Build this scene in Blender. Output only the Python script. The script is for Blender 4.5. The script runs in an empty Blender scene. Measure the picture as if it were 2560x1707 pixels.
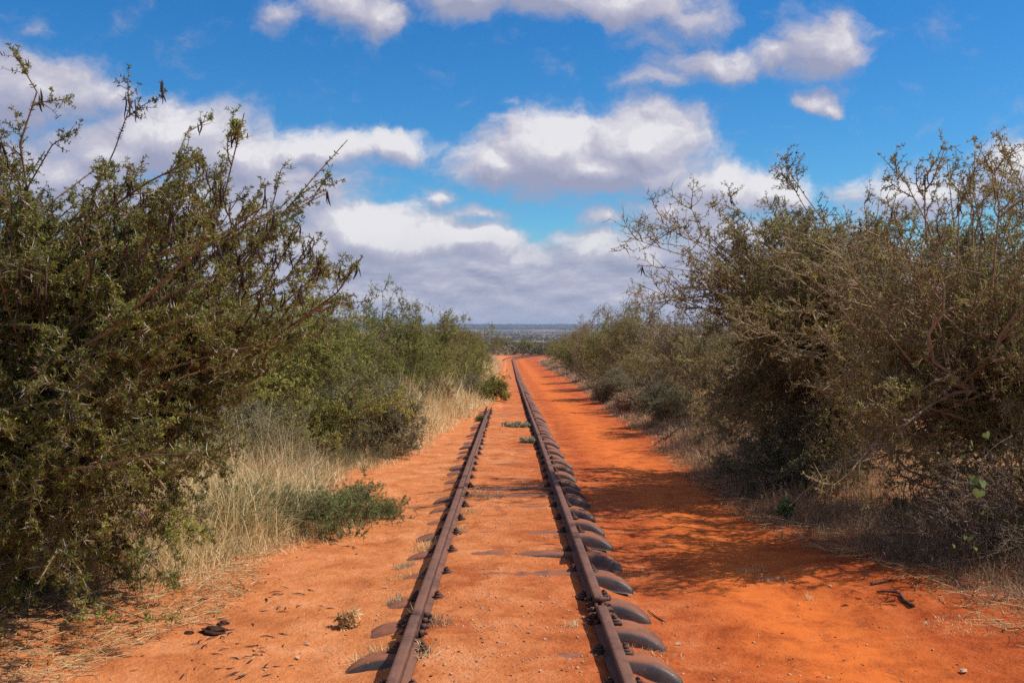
import bpy, math
import numpy as np
from mathutils import Vector
R = math.radians
scene = bpy.context.scene
COL = scene.collection

# ------------------------------------------------------------------ noise
def _hash(ix, iy, seed):
    h = (ix.astype(np.int64) * 374761393 + iy.astype(np.int64) * 668265263 + seed * 1442695041) & 0xffffffff
    h = ((h ^ (h >> 13)) * 1274126177) & 0xffffffff
    h = h ^ (h >> 16)
    return (h & 0xffffff) / float(0xffffff)

def vnoise(x, y, seed=0):
    ix = np.floor(x); iy = np.floor(y)
    fx = x - ix; fy = y - iy
    fx = fx * fx * (3 - 2 * fx); fy = fy * fy * (3 - 2 * fy)
    a = _hash(ix, iy, seed); b = _hash(ix + 1, iy, seed)
    c = _hash(ix, iy + 1, seed); d = _hash(ix + 1, iy + 1, seed)
    return (a * (1 - fx) + b * fx) * (1 - fy) + (c * (1 - fx) + d * fx) * fy - 0.5

def fbm(x, y, seed=0, octv=3):
    s = 0; a = 1.0; f = 1.0
    for k in range(octv):
        s = s + a * vnoise(x * f + 17.3 * k, y * f - 9.1 * k, seed + k)
        a *= 0.5; f *= 2.03
    return s

def sstep(a, b, x):
    t = np.clip((x - a) / (b - a), 0, 1)
    return t * t * (3 - 2 * t)

# ------------------------------------------------------------------ terrain
CURVE_Y, CURVE_R = 136.0, 150.0
def track_x(y):
    y = np.asarray(y, float)
    t = np.clip(y - CURVE_Y, 0, 55)
    return t * t / (2 * CURVE_R) + np.clip(y - CURVE_Y - 55, 0, None) * (55 / CURVE_R)

_GY = [-400, 0, 60, 145, 185, 230, 600, 1300, 5200, 6300, 7200, 8000, 9000, 14000]
_GZ = [8.0, 0, -1.62, -3.25, -3.75, -4.7, -12, -21, -25, -16, 5, 12, 12, 4]
def grade(y):
    return np.interp(y, _GY, _GZ)

_LE = np.array([(-20, -3.6), (4, -2.95), (5.4, -2.8), (6.5, -2.35), (7.9, -2.0), (8.8, -1.55), (9.7, -1.45), (11, -1.9), (12.8, -2.05),
       (14.5, -1.75), (16.8, -1.45), (18, -1.5), (22, -1.45), (26, -1.0), (31, -0.55), (40, -0.75), (60, -0.75), (100, -0.9), (150, -1.3), (185, -3), (260, -9)])
_RE = np.array([(-20, 3.6), (5, 3.3), (6.3, 3.2), (7.55, 3.15), (8.5, 2.9), (10, 2.6), (12.8, 2.65), (16, 2.8), (20, 2.9), (28, 2.9),
       (40, 3.3), (61, 3.7), (90, 3.5), (130, 3.6), (150, 4.6), (185, 14), (260, 40)])
def left_edge(y):  return np.interp(y, _LE[:, 0], _LE[:, 1])
def right_edge(y): return np.interp(y, _RE[:, 0], _RE[:, 1])

SLEEPERS = [3.35, 4.02, 4.70, 5.25, 5.84, 6.41, 7.14, 7.90, 8.69, 9.45]
while SLEEPERS[-1] < 184: SLEEPERS.append(SLEEPERS[-1] + 0.76)
RAISED = 7.90

def ground_z(x, y):
    x = np.asarray(x, float); y = np.asarray(y, float)
    xt = x - track_x(y)
    z = grade(y)
    near = 1 - sstep(160, 260, y)
    # formation: sand to the sleeper tops between the rails, lower on the outside
    prof = np.interp(xt, [-9, -4, -2.4, -1.1, -.82, -.64, -.44, .44, .58, .70, .86, 1.02, 1.6, 2.05, 2.7, 3.4, 4.5, 9],
                     [.05, .03, -.03, -.068, -.056, -.030, .007, .007, -.048, -.105, -.142, -.152, -.135, -.155, -.125, -.085, -.02, .05])
    z = z + prof * near
    d = 1 / (1 + np.abs(xt) * 0.0 + np.clip(y, 0, None) * 0.02)
    amp = np.where(np.abs(xt) < .6, .55, 1.0)
    z = z + near * amp * (0.035 * fbm(x * 0.9, y * 0.9, 3, 3) + 0.020 * fbm(x * 4.2, y * 3.1, 11, 3) + .008 * fbm(x * 13, y * 11, 19, 2) * (1 - sstep(9, 20, y)))
    z = z + near * .032 * vnoise(x * 0 + 3.3 * np.sign(xt), y * 1.15, 57) * sstep(.56, .70, np.abs(xt)) * (1 - sstep(1.0, 1.4, np.abs(xt)))      # sand lies higher against some sleeper ends
    foot = near * (1 - sstep(.8, 1.6, np.abs(xt))) 
    z = z + 0.010 * foot * fbm(x * 9, y * 7, 29, 2)
    # washed-out pocket in front of the one raised sleeper, and in front of another
    z = z - 0.055 * np.exp(-((y - 7.66) / .17) ** 2) * sstep(-.75, .35, xt) * (1 - sstep(.5, .7, xt)) * near
    z = z - 0.05 * np.exp(-((y - 7.72) / .2) ** 2) * np.exp(-((xt - .8) / .25) ** 2)
    z = z - 0.03 * np.exp(-((y - 11.55) / .16) ** 2) * (1 - sstep(.4, .6, np.abs(xt)))
    z = z + .05 * sstep(26.8, 28.5, y) * (1 - sstep(122, 132, y)) * sstep(-1.5, -.8, xt) * (1 - sstep(-.35, -.15, xt))      # drifted sand over the buried left rail
    far = sstep(200, 500, y)
    z = z + far * 1.5 * fbm(x * 0.004, y * 0.004, 5, 3) + 4 * sstep(5200, 7000, y) * fbm(x * .0011, y * .0009, 8, 3)
    return z

# ------------------------------------------------------------------ mesh helpers
def mesh_np(name, V, faces, mat=None, tint=None, smooth=True):
    """V (n,3); faces: list of int arrays (m,k). tint: per-face floats in the same order."""
    V = np.ascontiguousarray(V, dtype=np.float32)
    me = bpy.data.meshes.new(name)
    me.vertices.add(len(V)); me.vertices.foreach_set('co', V.ravel())
    faces = [np.asarray(f, dtype=np.int32) for f in faces if len(f)]
    nl = sum(f.size for f in faces); npoly = sum(len(f) for f in faces)
    me.loops.add(nl); me.polygons.add(npoly)
    me.loops.foreach_set('vertex_index', np.concatenate([f.ravel() for f in faces]))
    tot = np.concatenate([np.full(len(f), f.shape[1], np.int32) for f in faces])
    start = np.concatenate([[0], np.cumsum(tot)[:-1]]).astype(np.int32)
    me.polygons.foreach_set('loop_start', start)
    me.polygons.foreach_set('loop_total', tot)
    if smooth: me.polygons.foreach_set('use_smooth', np.ones(npoly, bool))
    me.update(calc_edges=True)
    if tint is not None:
        a = me.attributes.new('tint', 'FLOAT', 'FACE'); a.data.foreach_set('value', np.asarray(tint, np.float32))
    if mat: me.materials.append(mat)
    return me

def put(name, me, parent=None, loc=None):
    o = bpy.data.objects.new(name, me); COL.objects.link(o)
    if parent is not None: o.parent = parent
    if loc is not None: o.location = loc
    return o

def tag(o, label=None, cat=None, group=None, kind=None):
    if label: o['label'] = label
    if cat: o['category'] = cat
    if group: o['group'] = group
    if kind: o['kind'] = kind
    return o

def empty(name, loc, rz=0.0):
    o = bpy.data.objects.new(name, None); COL.objects.link(o)
    o.location = loc; o.rotation_euler = (0, 0, rz); o.empty_display_size = .2
    return o

def nrm(v):
    return v / np.maximum(np.linalg.norm(v, axis=-1, keepdims=True), 1e-9)

def tubes(P, Rad, sides=4, rng=None):
    """P (N,K,3), Rad (N,K) -> V, quads"""
    N, K, _ = P.shape
    T = nrm(np.gradient(P, axis=1))
    ref = np.zeros((N, 1, 3)); ref[..., 0] = .37; ref[..., 1] = .61; ref[..., 2] = .7
    m = np.abs((T * ref).sum(-1)).max(1) > .93
    ref[m] = (0.9, -.4, .1)
    n1 = nrm(np.cross(T, ref)); n2 = np.cross(T, n1)
    a = np.arange(sides) * 2 * math.pi / sides
    ring = np.cos(a)[None, None, :, None] * n1[:, :, None, :] + np.sin(a)[None, None, :, None] * n2[:, :, None, :]
    V = P[:, :, None, :] + ring * Rad[:, :, None, None]
    idx = np.arange(N * K * sides).reshape(N, K, sides)
    q = np.stack([idx[:, :-1, :], np.roll(idx, -1, 2)[:, :-1, :], np.roll(idx, -1, 2)[:, 1:, :], idx[:, 1:, :]], -1)
    return V.reshape(-1, 3), q.reshape(-1, 4)

class Bag:
    def __init__(s): s.V = []; s.F = {}; s.T = {}; s.n = 0
    def add(s, V, F, tint=None):
        s.V.append(V); k = F.shape[1]
        s.F.setdefault(k, []).append(F + s.n); s.n += len(V)
        s.T.setdefault(k, []).append(np.full(len(F), .5) if tint is None else np.asarray(tint))
        return s
    def build(s, name, mat=None, smooth=True):
        ks = sorted(s.F)
        return mesh_np(name, np.concatenate(s.V), [np.concatenate(s.F[k]) for k in ks], mat,
                       np.concatenate([np.concatenate(s.T[k]) for k in ks]), smooth)

def box(c, d, rz=0.0, taper=1.0):
    cx, cy, cz = c; dx, dy, dz = d[0] / 2, d[1] / 2, d[2] / 2
    v = np.array([(sx * dx * (taper if sz > 0 else 1), sy * dy * (taper if sz > 0 else 1), sz * dz) for sz in (-1, 1) for sx, sy in ((-1, -1), (1, -1), (1, 1), (-1, 1))])
    c_, s_ = math.cos(rz), math.sin(rz)
    v = np.stack([v[:, 0] * c_ - v[:, 1] * s_, v[:, 0] * s_ + v[:, 1] * c_, v[:, 2]], 1) + np.array(c)
    f = np.array([(3, 2, 1, 0), (4, 5, 6, 7), (0, 1, 5, 4), (1, 2, 6, 5), (2, 3, 7, 6), (3, 0, 4, 7)])
    return v, f

def prism(c, r, h, n=6, axis='z'):
    a = np.arange(n) * 2 * math.pi / n
    v = np.concatenate([np.stack([r * np.cos(a), r * np.sin(a), np.full(n, z)], 1) for z in (-h / 2, h / 2)])
    if axis == 'x': v = v[:, [2, 0, 1]]
    q = np.array([(i, (i + 1) % n, n + (i + 1) % n, n + i) for i in range(n)])
    t = np.array([(0, i + 1, i) for i in range(1, n - 1)] + [(n, n + i, n + i + 1) for i in range(1, n - 1)])
    return v + np.array(c), q, t

# ------------------------------------------------------------------ materials
def new_mat(name):
    m = bpy.data.materials.new(name); m.use_nodes = True
    nt = m.node_tree; nt.nodes.clear()
    return m, nt

def N(nt, typ, **kw):
    n = nt.nodes.new(typ)
    for k, v in kw.items():
        if k == 'ins':
            for kk, vv in v.items(): n.inputs[kk].default_value = vv
        else: setattr(n, k, v)
    return n

def ramp(nt, fac, stops, interp='LINEAR'):
    n = nt.nodes.new('ShaderNodeValToRGB'); n.color_ramp.interpolation = interp
    el = n.color_ramp.elements
    while len(el) < len(stops): el.new(.5)
    for e, (p, c) in zip(el, stops):
        e.position = p; e.color = (*c, 1) if len(c) == 3 else c
    nt.links.new(fac, n.inputs[0])
    return n.outputs[0]

def mathn(nt, op, a, b=None, c=None, clamp=False):
    n = nt.nodes.new('ShaderNodeMath'); n.operation = op; n.use_clamp = clamp
    for i, v in enumerate((a, b, c)):
        if v is None: continue
        if isinstance(v, (int, float)): n.inputs[i].default_value = v
        else: nt.links.new(v, n.inputs[i])
    return n.outputs[0]

def mixc(nt, fac, a, b, blend='MIX'):
    n = nt.nodes.new('ShaderNodeMix'); n.data_type = 'RGBA'; n.blend_type = blend
    for s, v in ((n.inputs[0], fac), (n.inputs[6], a), (n.inputs[7], b)):
        if isinstance(v, (int, float)): s.default_value = v
        elif isinstance(v, tuple): s.default_value = (*v, 1) if len(v) == 3 else v
        else: nt.links.new(v, s)
    return n.outputs[2]

def maprange(nt, v, a, b, c=0.0, d=1.0, smooth=True):
    n = nt.nodes.new('ShaderNodeMapRange'); n.interpolation_type = 'SMOOTHSTEP' if smooth else 'LINEAR'
    nt.links.new(v, n.inputs[0])
    for i, x in enumerate((a, b, c, d)): n.inputs[i + 1].default_value = x
    return n.outputs[0]

def noise(nt, vec, scale, detail=4, rough=.55, dist=0.0):
    n = nt.nodes.new('ShaderNodeTexNoise'); n.inputs['Scale'].default_value = scale
    n.inputs['Detail'].default_value = detail; n.inputs['Roughness'].default_value = rough
    n.inputs['Distortion'].default_value = dist
    if vec is not None: nt.links.new(vec, n.inputs['Vector'])
    return n.outputs[0]

def leaf_mat(name, stops, trans=.35, obj_var=.0, rough=.6):
    m, nt = new_mat(name)
    a = N(nt, 'ShaderNodeAttribute', attribute_name='tint')
    col = ramp(nt, a.outputs['Fac'], stops)
    if obj_var:
        oi = N(nt, 'ShaderNodeObjectInfo')
        hs = N(nt, 'ShaderNodeHueSaturation')
        nt.links.new(maprange(nt, oi.outputs['Random'], 0, 1, .5 - obj_var * .12, .5 + obj_var * .12, False), hs.inputs['Hue'])
        nt.links.new(maprange(nt, oi.outputs['Random'], 0, 1, 1 + obj_var, 1 - obj_var, False), hs.inputs['Value'])
        nt.links.new(col, hs.inputs['Color']); col = hs.outputs[0]
    d = N(nt, 'ShaderNodeBsdfPrincipled', ins={'Roughness': rough, 'Specular IOR Level': .25})
    nt.links.new(col, d.inputs['Base Color'])
    t = N(nt, 'ShaderNodeBsdfTranslucent'); nt.links.new(col, t.inputs['Color'])
    mx = N(nt, 'ShaderNodeMixShader', ins={0: trans})
    nt.links.new(d.outputs[0], mx.inputs[1]); nt.links.new(t.outputs[0], mx.inputs[2])
    o = N(nt, 'ShaderNodeOutputMaterial'); nt.links.new(mx.outputs[0], o.inputs[0])
    return m

def bark_mat(name, c1, c2, scale=18, rough=.85):
    m, nt = new_mat(name)
    tc = N(nt, 'ShaderNodeTexCoord')
    n = noise(nt, tc.outputs['Object'], scale, 5, .6)
    col = ramp(nt, n, [(.3, c1), (.7, c2)])
    d = N(nt, 'ShaderNodeBsdfPrincipled', ins={'Roughness': rough, 'Specular IOR Level': .2})
    nt.links.new(col, d.inputs['Base Color'])
    b = N(nt, 'ShaderNodeBump', ins={'Strength': .4, 'Distance': .01})
    nt.links.new(n, b.inputs['Height']); nt.links.new(b.outputs[0], d.inputs['Normal'])
    o = N(nt, 'ShaderNodeOutputMaterial'); nt.links.new(d.outputs[0], o.inputs[0])
    return m

def ground_mat():
    m, nt = new_mat('red_soil')
    g = N(nt, 'ShaderNodeNewGeometry'); pos = g.outputs['Position']
    sp = N(nt, 'ShaderNodeSeparateXYZ'); nt.links.new(pos, sp.inputs[0])
    x, y = sp.outputs[0], sp.outputs[1]
    n1 = noise(nt, pos, .55, 4, .6); n2 = noise(nt, pos, 3.2, 6, .65, .4); n3 = noise(nt, pos, 55, 4, .7); n4 = noise(nt, pos, 230, 2, .6)
    # three soils: pale loose sand on the left, redder sand on the right, bright wheel-polished strip
    sand = ramp(nt, n2, [(.28, SAND[0]), (.5, SAND[1]), (.72, SAND[2])])
    red = ramp(nt, n2, [(.28, RED[0]), (.5, RED[1]), (.74, RED[2])])
    fx = maprange(nt, mathn(nt, 'ADD', x, mathn(nt, 'MULTIPLY', mathn(nt, 'SUBTRACT', n1, .5), 2.6)), -.9, 1.5)
    col = mixc(nt, fx, sand, red)
    lane = mathn(nt, 'MULTIPLY', maprange(nt, x, 1.1, 1.75), maprange(nt, x, 2.7, 2.0))
    lane = mathn(nt, 'MULTIPLY', lane, maprange(nt, n2, .3, .6, .35, .95))
    col = mixc(nt, lane, col, LANE)
    # darker crust patches between the rails
    inn = mathn(nt, 'MULTIPLY', maprange(nt, x, -.62, -.42), maprange(nt, x, .62, .42))
    cr = mathn(nt, 'MULTIPLY', inn, maprange(nt, noise(nt, pos, 2.3, 5, .6, .6), .54, .66, 0, .6))
    col = mixc(nt, cr, col, CRUST)
    # grains
    col = mixc(nt, maprange(nt, n3, .62, .74, 0, .42), col, (.60, .24, .085))
    col = mixc(nt, maprange(nt, n3, .38, .29, 0, .5), col, (.20, .045, .014))
    col = mixc(nt, maprange(nt, n4, .66, .74, 0, .45), col, (.64, .32, .15))
    col = mixc(nt, maprange(nt, n4, .34, .27, 0, .55), col, (.14, .04, .018))
    # litter-brown soil under the bushes
    a = N(nt, 'ShaderNodeAttribute', attribute_name='veg')
    lit = ramp(nt, noise(nt, pos, 14, 5, .7), [(.3, (.16, .085, .045)), (.55, (.38, .235, .12)), (.75, (.54, .38, .21))])
    vf = mathn(nt, 'MULTIPLY', a.outputs['Fac'], maprange(nt, noise(nt, pos, 2.5, 4, .6), .3, .6, .35, .9))
    col = mixc(nt, vf, col, lit)
    # far plain: pale straw soil with dark scrubland patches on the ridge
    far = maprange(nt, y, 150, 215)
    pn = N(nt, 'ShaderNodeMapping', ins={'Scale': (1, .35, 1)}); nt.links.new(pos, pn.inputs[0])
    plain = ramp(nt, noise(nt, pn.outputs[0], .006, 5, .6), [(.35, (.13, .10, .07)), (.5, (.22, .155, .11)), (.68, (.30, .215, .16))])
    plain = mixc(nt, maprange(nt, y, 5400, 6200), plain, (.045, .055, .04))
    col = mixc(nt, far, col, plain)
    d = N(nt, 'ShaderNodeBsdfPrincipled', ins={'Roughness': .95, 'Specular IOR Level': .12})
    nt.links.new(col, d.inputs['Base Color'])
    near = maprange(nt, y, 14, 60, 1, 0)
    h = mathn(nt, 'ADD', mathn(nt, 'MULTIPLY', n3, .5), mathn(nt, 'MULTIPLY', noise(nt, pos, 16, 5, .6), 1.0))
    h = mathn(nt, 'ADD', h, mathn(nt, 'MULTIPLY', n4, .14))
    h = mathn(nt, 'MULTIPLY', h, mathn(nt, 'MULTIPLY', near, mathn(nt, 'SUBTRACT', 1.0, mathn(nt, 'MULTIPLY', lane, .7))))
    b = N(nt, 'ShaderNodeBump', ins={'Strength': .9, 'Distance': .03}); nt.links.new(h, b.inputs['Height'])
    nt.links.new(b.outputs[0], d.inputs['Normal'])
    o = N(nt, 'ShaderNodeOutputMaterial'); nt.links.new(d.outputs[0], o.inputs[0])
    return m

def steel_mat(name, dark, rust, dust, dust_amt=.5, scale=7, rough=.6, metal=0.0, spec=.4):
    """rusted steel; dust lies on the faces that point up"""
    m, nt = new_mat(name)
    g = N(nt, 'ShaderNodeNewGeometry'); pos = g.outputs['Position']
    n1 = noise(nt, pos, scale, 6, .65); n2 = noise(nt, pos, scale * 9, 3, .6)
    col = ramp(nt, n1, [(.35, dark), (.62, rust)])
    col = mixc(nt, maprange(nt, n2, .6, .75, 0, .5), col, tuple(c * .5 for c in dark))
    sp = N(nt, 'ShaderNodeSeparateXYZ'); nt.links.new(g.outputs['True Normal'], sp.inputs[0])
    up = maprange(nt, sp.outputs[2], .55, .98)
    dm = mathn(nt, 'MULTIPLY', up, maprange(nt, n1, .34, .58, dust_amt * .5, dust_amt))
    col = mixc(nt, dm, col, dust)
    # pale specks
    col = mixc(nt, maprange(nt, noise(nt, pos, 60, 1, .5), .73, .77, 0, .55), col, (.42, .30, .24))
    d = N(nt, 'ShaderNodeBsdfPrincipled', ins={'Specular IOR Level': spec, 'Metallic': metal})
    nt.links.new(col, d.inputs['Base Color'])
    nt.links.new(maprange(nt, mathn(nt, 'ADD', mathn(nt, 'MULTIPLY', n2, .4), dm), 0, .9, rough - .08, .92, False), d.inputs['Roughness'])
    b = N(nt, 'ShaderNodeBump', ins={'Strength': .35, 'Distance': .004}); nt.links.new(n2, b.inputs['Height'])
    nt.links.new(b.outputs[0], d.inputs['Normal'])
    o = N(nt, 'ShaderNodeOutputMaterial'); nt.links.new(d.outputs[0], o.inputs[0])
    return m

SAND = [(.44, .125, .037), (.63, .212, .070), (.75, .31, .135)]
RED = [(.27, .044, .011), (.48, .098, .022), (.63, .175, .052)]
LANE = (.63, .150, .027)
CRUST = (.36, .070, .015)

M = {}
M['soil'] = ground_mat()
M['rail'] = steel_mat('rusty_rail_steel', (.060, .030, .022), (.130, .054, .033), (.225, .098, .062), .70, 5, .6)
M['sleeper'] = steel_mat('dusty_sleeper_steel', (.034, .030, .031), (.085, .050, .040), (.30, .098, .042), .95, 9, .44, 0, .5)
M['clip'] = steel_mat('dark_fastening_steel', (.035, .02, .018), (.10, .04, .026), (.28, .09, .035), .3, 14, .7)
M['bark'] = bark_mat('brown_acacia_bark', (.15, .085, .05), (.34, .21, .125))
M['bark_pale'] = bark_mat('greyish_acacia_bark', (.20, .13, .08), (.44, .31, .20))
M['bark_grey'] = bark_mat('dry_twig_bark', (.23, .165, .11), (.48, .35, .25))
M['bark_dead'] = bark_mat('dead_twig_bark', (.085, .055, .038), (.24, .165, .11))
M['pod'] = bark_mat('dark_seed_pod', (.018, .013, .014), (.06, .042, .04), 40, .6)
M['pod_brown'] = bark_mat('brown_seed_pod', (.035, .018, .014), (.10, .05, .035), 40, .6)
M['thorn'] = bark_mat('white_thorn', (.50, .43, .34), (.68, .62, .54), 10, .5)
M['stick'] = bark_mat('dead_wood', (.07, .035, .025), (.18, .09, .06), 30)
M['dung'] = bark_mat('dry_dung', (.028, .014, .010), (.075, .034, .022), 30, .9)
M['crumb'] = bark_mat('dark_soil_crumb', (.10, .035, .018), (.34, .10, .035), 6, .95)
M['stone'] = bark_mat('pale_stone', (.42, .22, .11), (.62, .42, .28), 12, .9)
M['acacia_leaf'] = leaf_mat('acacia_leaf', [(0, (.075, .075, .020)), (.45, (.19, .20, .040)), (.8, (.32, .33, .060)), (1, (.46, .46, .09))], .32)
M['olive_leaf'] = leaf_mat('olive_acacia_leaf', [(0, (.13, .095, .034)), (.5, (.28, .24, .062)), (.85, (.39, .36, .085)), (1, (.46, .46, .11))], .32, .10)
M['green_leaf'] = leaf_mat('green_bush_leaf', [(0, (.09, .11, .028)), (.5, (.24, .275, .058)), (.85, (.38, .41, .085)), (1, (.50, .47, .11))], .38, .12)
M['grey_leaf'] = leaf_mat('grey_green_leaf', [(0, (.12, .115, .055)), (.5, (.25, .24, .115)), (.9, (.39, .35, .18)), (1, (.48, .40, .23))], .3, .1)
M['yellow_leaf'] = leaf_mat('yellow_green_leaf', [(0, (.11, .11, .025)), (.5, (.32, .30, .055)), (1, (.48, .42, .085))], .4)
M['weed_leaf'] = leaf_mat('weed_leaf', [(0, (.075, .12, .042)), (.5, (.175, .26, .08)), (1, (.33, .38, .13))], .36)
M['silver_leaf'] = leaf_mat('silvery_weed_leaf', [(0, (.30, .30, .20)), (.5, (.46, .45, .30)), (1, (.56, .54, .36))], .35)
M['vine_leaf'] = leaf_mat('vine_leaf', [(0, (.10, .16, .04)), (.5, (.20, .28, .08)), (1, (.34, .38, .14))], .45)
M['straw'] = leaf_mat('straw', [(0, (.32, .18, .075)), (.4, (.70, .48, .22)), (.8, (.84, .64, .34)), (1, (.88, .75, .47))], .28)
M['brown_grass'] = leaf_mat('brown_grass', [(0, (.18, .095, .05)), (.5, (.46, .295, .165)), (1, (.70, .52, .32))], .25)
M['scrub'] = leaf_mat('far_scrub_leaf', [(0, (.04, .045, .024)), (.45, (.15, .135, .07)), (.8, (.25, .205, .125)), (1, (.33, .26, .18))], .2)

# ------------------------------------------------------------------ camera
CAM_Z = 1.59
cd = bpy.data.cameras.new('camera'); cam = bpy.data.objects.new('camera', cd); COL.objects.link(cam)
cd.lens = 35; cd.sensor_width = 36; cd.clip_start = .05; cd.clip_end = 30000
cam.location = (-.015, 0, CAM_Z); cam.rotation_euler = (R(90 - .91), 0, R(-.23))
scene.camera = cam
def at(px, py, d):
    """the point seen at a spot of the photograph (2352 wide) at forward distance d"""
    u = (px * 1.08844 - 1280) / 2489 + .004; v = (814 - py * 1.08844) / 2489
    return np.array([-.015 + u * d, d, CAM_Z + v * d])

# ------------------------------------------------------------------ sun and sky
SUN_AZ, SUN_EL = 90.0, 52.0
sun_dir = Vector((math.sin(R(SUN_AZ)) * math.cos(R(SUN_EL)), math.cos(R(SUN_AZ)) * math.cos(R(SUN_EL)), math.sin(R(SUN_EL))))
sl = bpy.data.lights.new('sun', 'SUN'); sl.energy = 4.8; sl.angle = R(.53); sl.color = (1.0, .945, .86)
so = bpy.data.objects.new('sun', sl); COL.objects.link(so); so.location = (20, 10, 40)
so.rotation_euler = sun_dir.to_track_quat('Z', 'Y').to_euler()

w = bpy.data.worlds.new('World'); scene.world = w; w.use_nodes = True
nt = w.node_tree; nt.nodes.clear()
SKY_STRENGTH = .1
sky = N(nt, 'ShaderNodeTexSky', sky_type='NISHITA', sun_disc=False, sun_elevation=R(SUN_EL), sun_rotation=R(SUN_AZ),
        air_density=1.0, dust_density=.35, ozone_density=3.0)
hs = N(nt, 'ShaderNodeHueSaturation', ins={'Hue': .503, 'Saturation': 1.38, 'Value': 1.0}); nt.links.new(sky.outputs[0], hs.inputs['Color'])
skyc = mixc(nt, 1.0, hs.outputs[0], (.64, 1.08, 1.24), 'MULTIPLY')

# cloud field: (azimuth tangent, elevation tangent) of the direction, in blobs roughened by noise
K = 1.08844 / 2489
BLOBS = [  # x, y, rx, ry, weight (2352-wide picture coordinates turned into tangents of direction)
 (640, 30, 90, 60, .55), (800, 10, 150, 70, .8), (880, 30, 80, 75, .8), (1060, -15, 170, 75, 1.0), (1250, -20, 210, 80, 1.0), (1430, 5, 190, 75, .9), (1590, 40, 140, 70, .62), (1480, 75, 120, 70, .35),
 (1900, 112, 135, 85, .95), (1785, 130, 110, 55, .7), (1630, 148, 170, 52, .85), (1520, 175, 110, 42, .6), (1830, 40, 120, 60, .32), (1985, 95, 90, 40, .36),
 (1862, 238, 60, 34, .8), (1895, 246, 58, 30, .75), (1880, 228, 40, 26, .6),
 (1270, 345, 190, 120, 1.2), (1470, 330, 170, 120, 1.15), (1140, 385, 150, 62, .95), (1380, 380, 330, 68, 1.0), (1510, 400, 190, 60, .8),
 (1640, 440, 190, 80, .8), (1760, 450, 170, 70, .85), (1560, 490, 200, 70, .7),
 (90, 210, 260, 105, .95), (260, 215, 120, 70, .6), (-60, 180, 200, 90, .8),
 (400, 320, 240, 115, 1.1), (240, 350, 220, 110, .95), (540, 360, 190, 95, 1.0), (730, 335, 220, 60, .95), (900, 330, 150, 48, .85), (680, 440, 220, 110, .9), (500, 480, 320, 120, 1.0), (150, 420, 300, 140, .9), (425, 235, 60, 45, .45),
 (830, 545, 200, 90, 1.25), (960, 565, 230, 80, 1.1), (1110, 560, 130, 68, 1.1), (690, 570, 230, 90, 1.0), (1350, 580, 120, 62, .95), (1230, 600, 200, 60, .7), (1480, 590, 200, 90, .8), (1700, 560, 300, 100, .8),
 (1000, 455, 60, 34, .55), (940, 480, 110, 34, .4), (1100, 490, 130, 30, .55), (1380, 500, 90, 44, .6), (1170, 222, 70, 24, .35), (100, 75, 60, 30, .4), (1200, 455, 60, 24, .35),
 (2340, 375, 120, 80, .9), (2120, 440, 260, 90, .75), (1960, 440, 120, 60, .5),
 (2700, 300, 400, 160, .9), (-400, 250, 350, 160, .9), (-900, 120, 500, 200, .9), (3300, 100, 500, 220, .9),
]
grp = bpy.data.node_groups.new('cloud_field', 'ShaderNodeTree')
grp.interface.new_socket('p', in_out='INPUT', socket_type='NodeSocketVector')
grp.interface.new_socket('F', in_out='OUTPUT', socket_type='NodeSocketFloat')
gi = grp.nodes.new('NodeGroupInput'); go = grp.nodes.new('NodeGroupOutput')
gp = gi.outputs[0]
acc = None
gs_ = grp.nodes.new('ShaderNodeSeparateXYZ'); grp.links.new(gp, gs_.inputs[0])
for (bx, by, rx, ry, wt) in BLOBS:
    c = ((bx * K - 1280 / 2489 + .004), (814 / 2489 - by * K)); rr = (rx * K * 1.25, ry * K * 1.25)
    ma = grp.nodes.new('ShaderNodeVectorMath'); ma.operation = 'MULTIPLY_ADD'
    cz = grp.nodes.new('ShaderNodeCombineXYZ'); grp.links.new(gs_.outputs[0], cz.inputs[0]); grp.links.new(gs_.outputs[1], cz.inputs[1])
    if acc is not None: grp.links.new(acc, cz.inputs[2])        # (keeps the blobs evaluated one after another)
    grp.links.new(cz.outputs[0], ma.inputs[0]); ma.inputs[1].default_value = (1 / rr[0], 1 / rr[1], 0); ma.inputs[2].default_value = (-c[0] / rr[0], -c[1] / rr[1], 0)
    gt = grp.nodes.new('ShaderNodeTexGradient'); gt.gradient_type = 'QUADRATIC_SPHERE' if False else 'SPHERICAL'
    grp.links.new(ma.outputs[0], gt.inputs[0])
    acc = mathn(grp, 'MULTIPLY', gt.outputs[1], wt) if acc is None else mathn(grp, 'SMOOTH_MAX', acc, mathn(grp, 'MULTIPLY', gt.outputs[1], wt), .12)
grp.links.new(acc, go.inputs[0])

tc = N(nt, 'ShaderNodeTexCoord'); dirv = tc.outputs['Generated']
sp = N(nt, 'ShaderNodeSeparateXYZ'); nt.links.new(dirv, sp.inputs[0])
yy = mathn(nt, 'MAXIMUM', sp.outputs[1], .12)
cx_ = mathn(nt, 'DIVIDE', sp.outputs[0], yy); cv_ = mathn(nt, 'DIVIDE', sp.outputs[2], yy)
cb = N(nt, 'ShaderNodeCombineXYZ'); nt.links.new(cx_, cb.inputs[0]); nt.links.new(cv_, cb.inputs[1])
P0 = cb.outputs[0]
def vadd(a, v):
    n = N(nt, 'ShaderNodeVectorMath', operation='ADD'); nt.links.new(a, n.inputs[0])
    if isinstance(v, tuple): n.inputs[1].default_value = v
    else: nt.links.new(v, n.inputs[1])
    return n.outputs[0]
def vscale(a, v):
    n = N(nt, 'ShaderNodeVectorMath', operation='MULTIPLY'); nt.links.new(a, n.inputs[0]); n.inputs[1].default_value = v
    return n.outputs[0]
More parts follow.
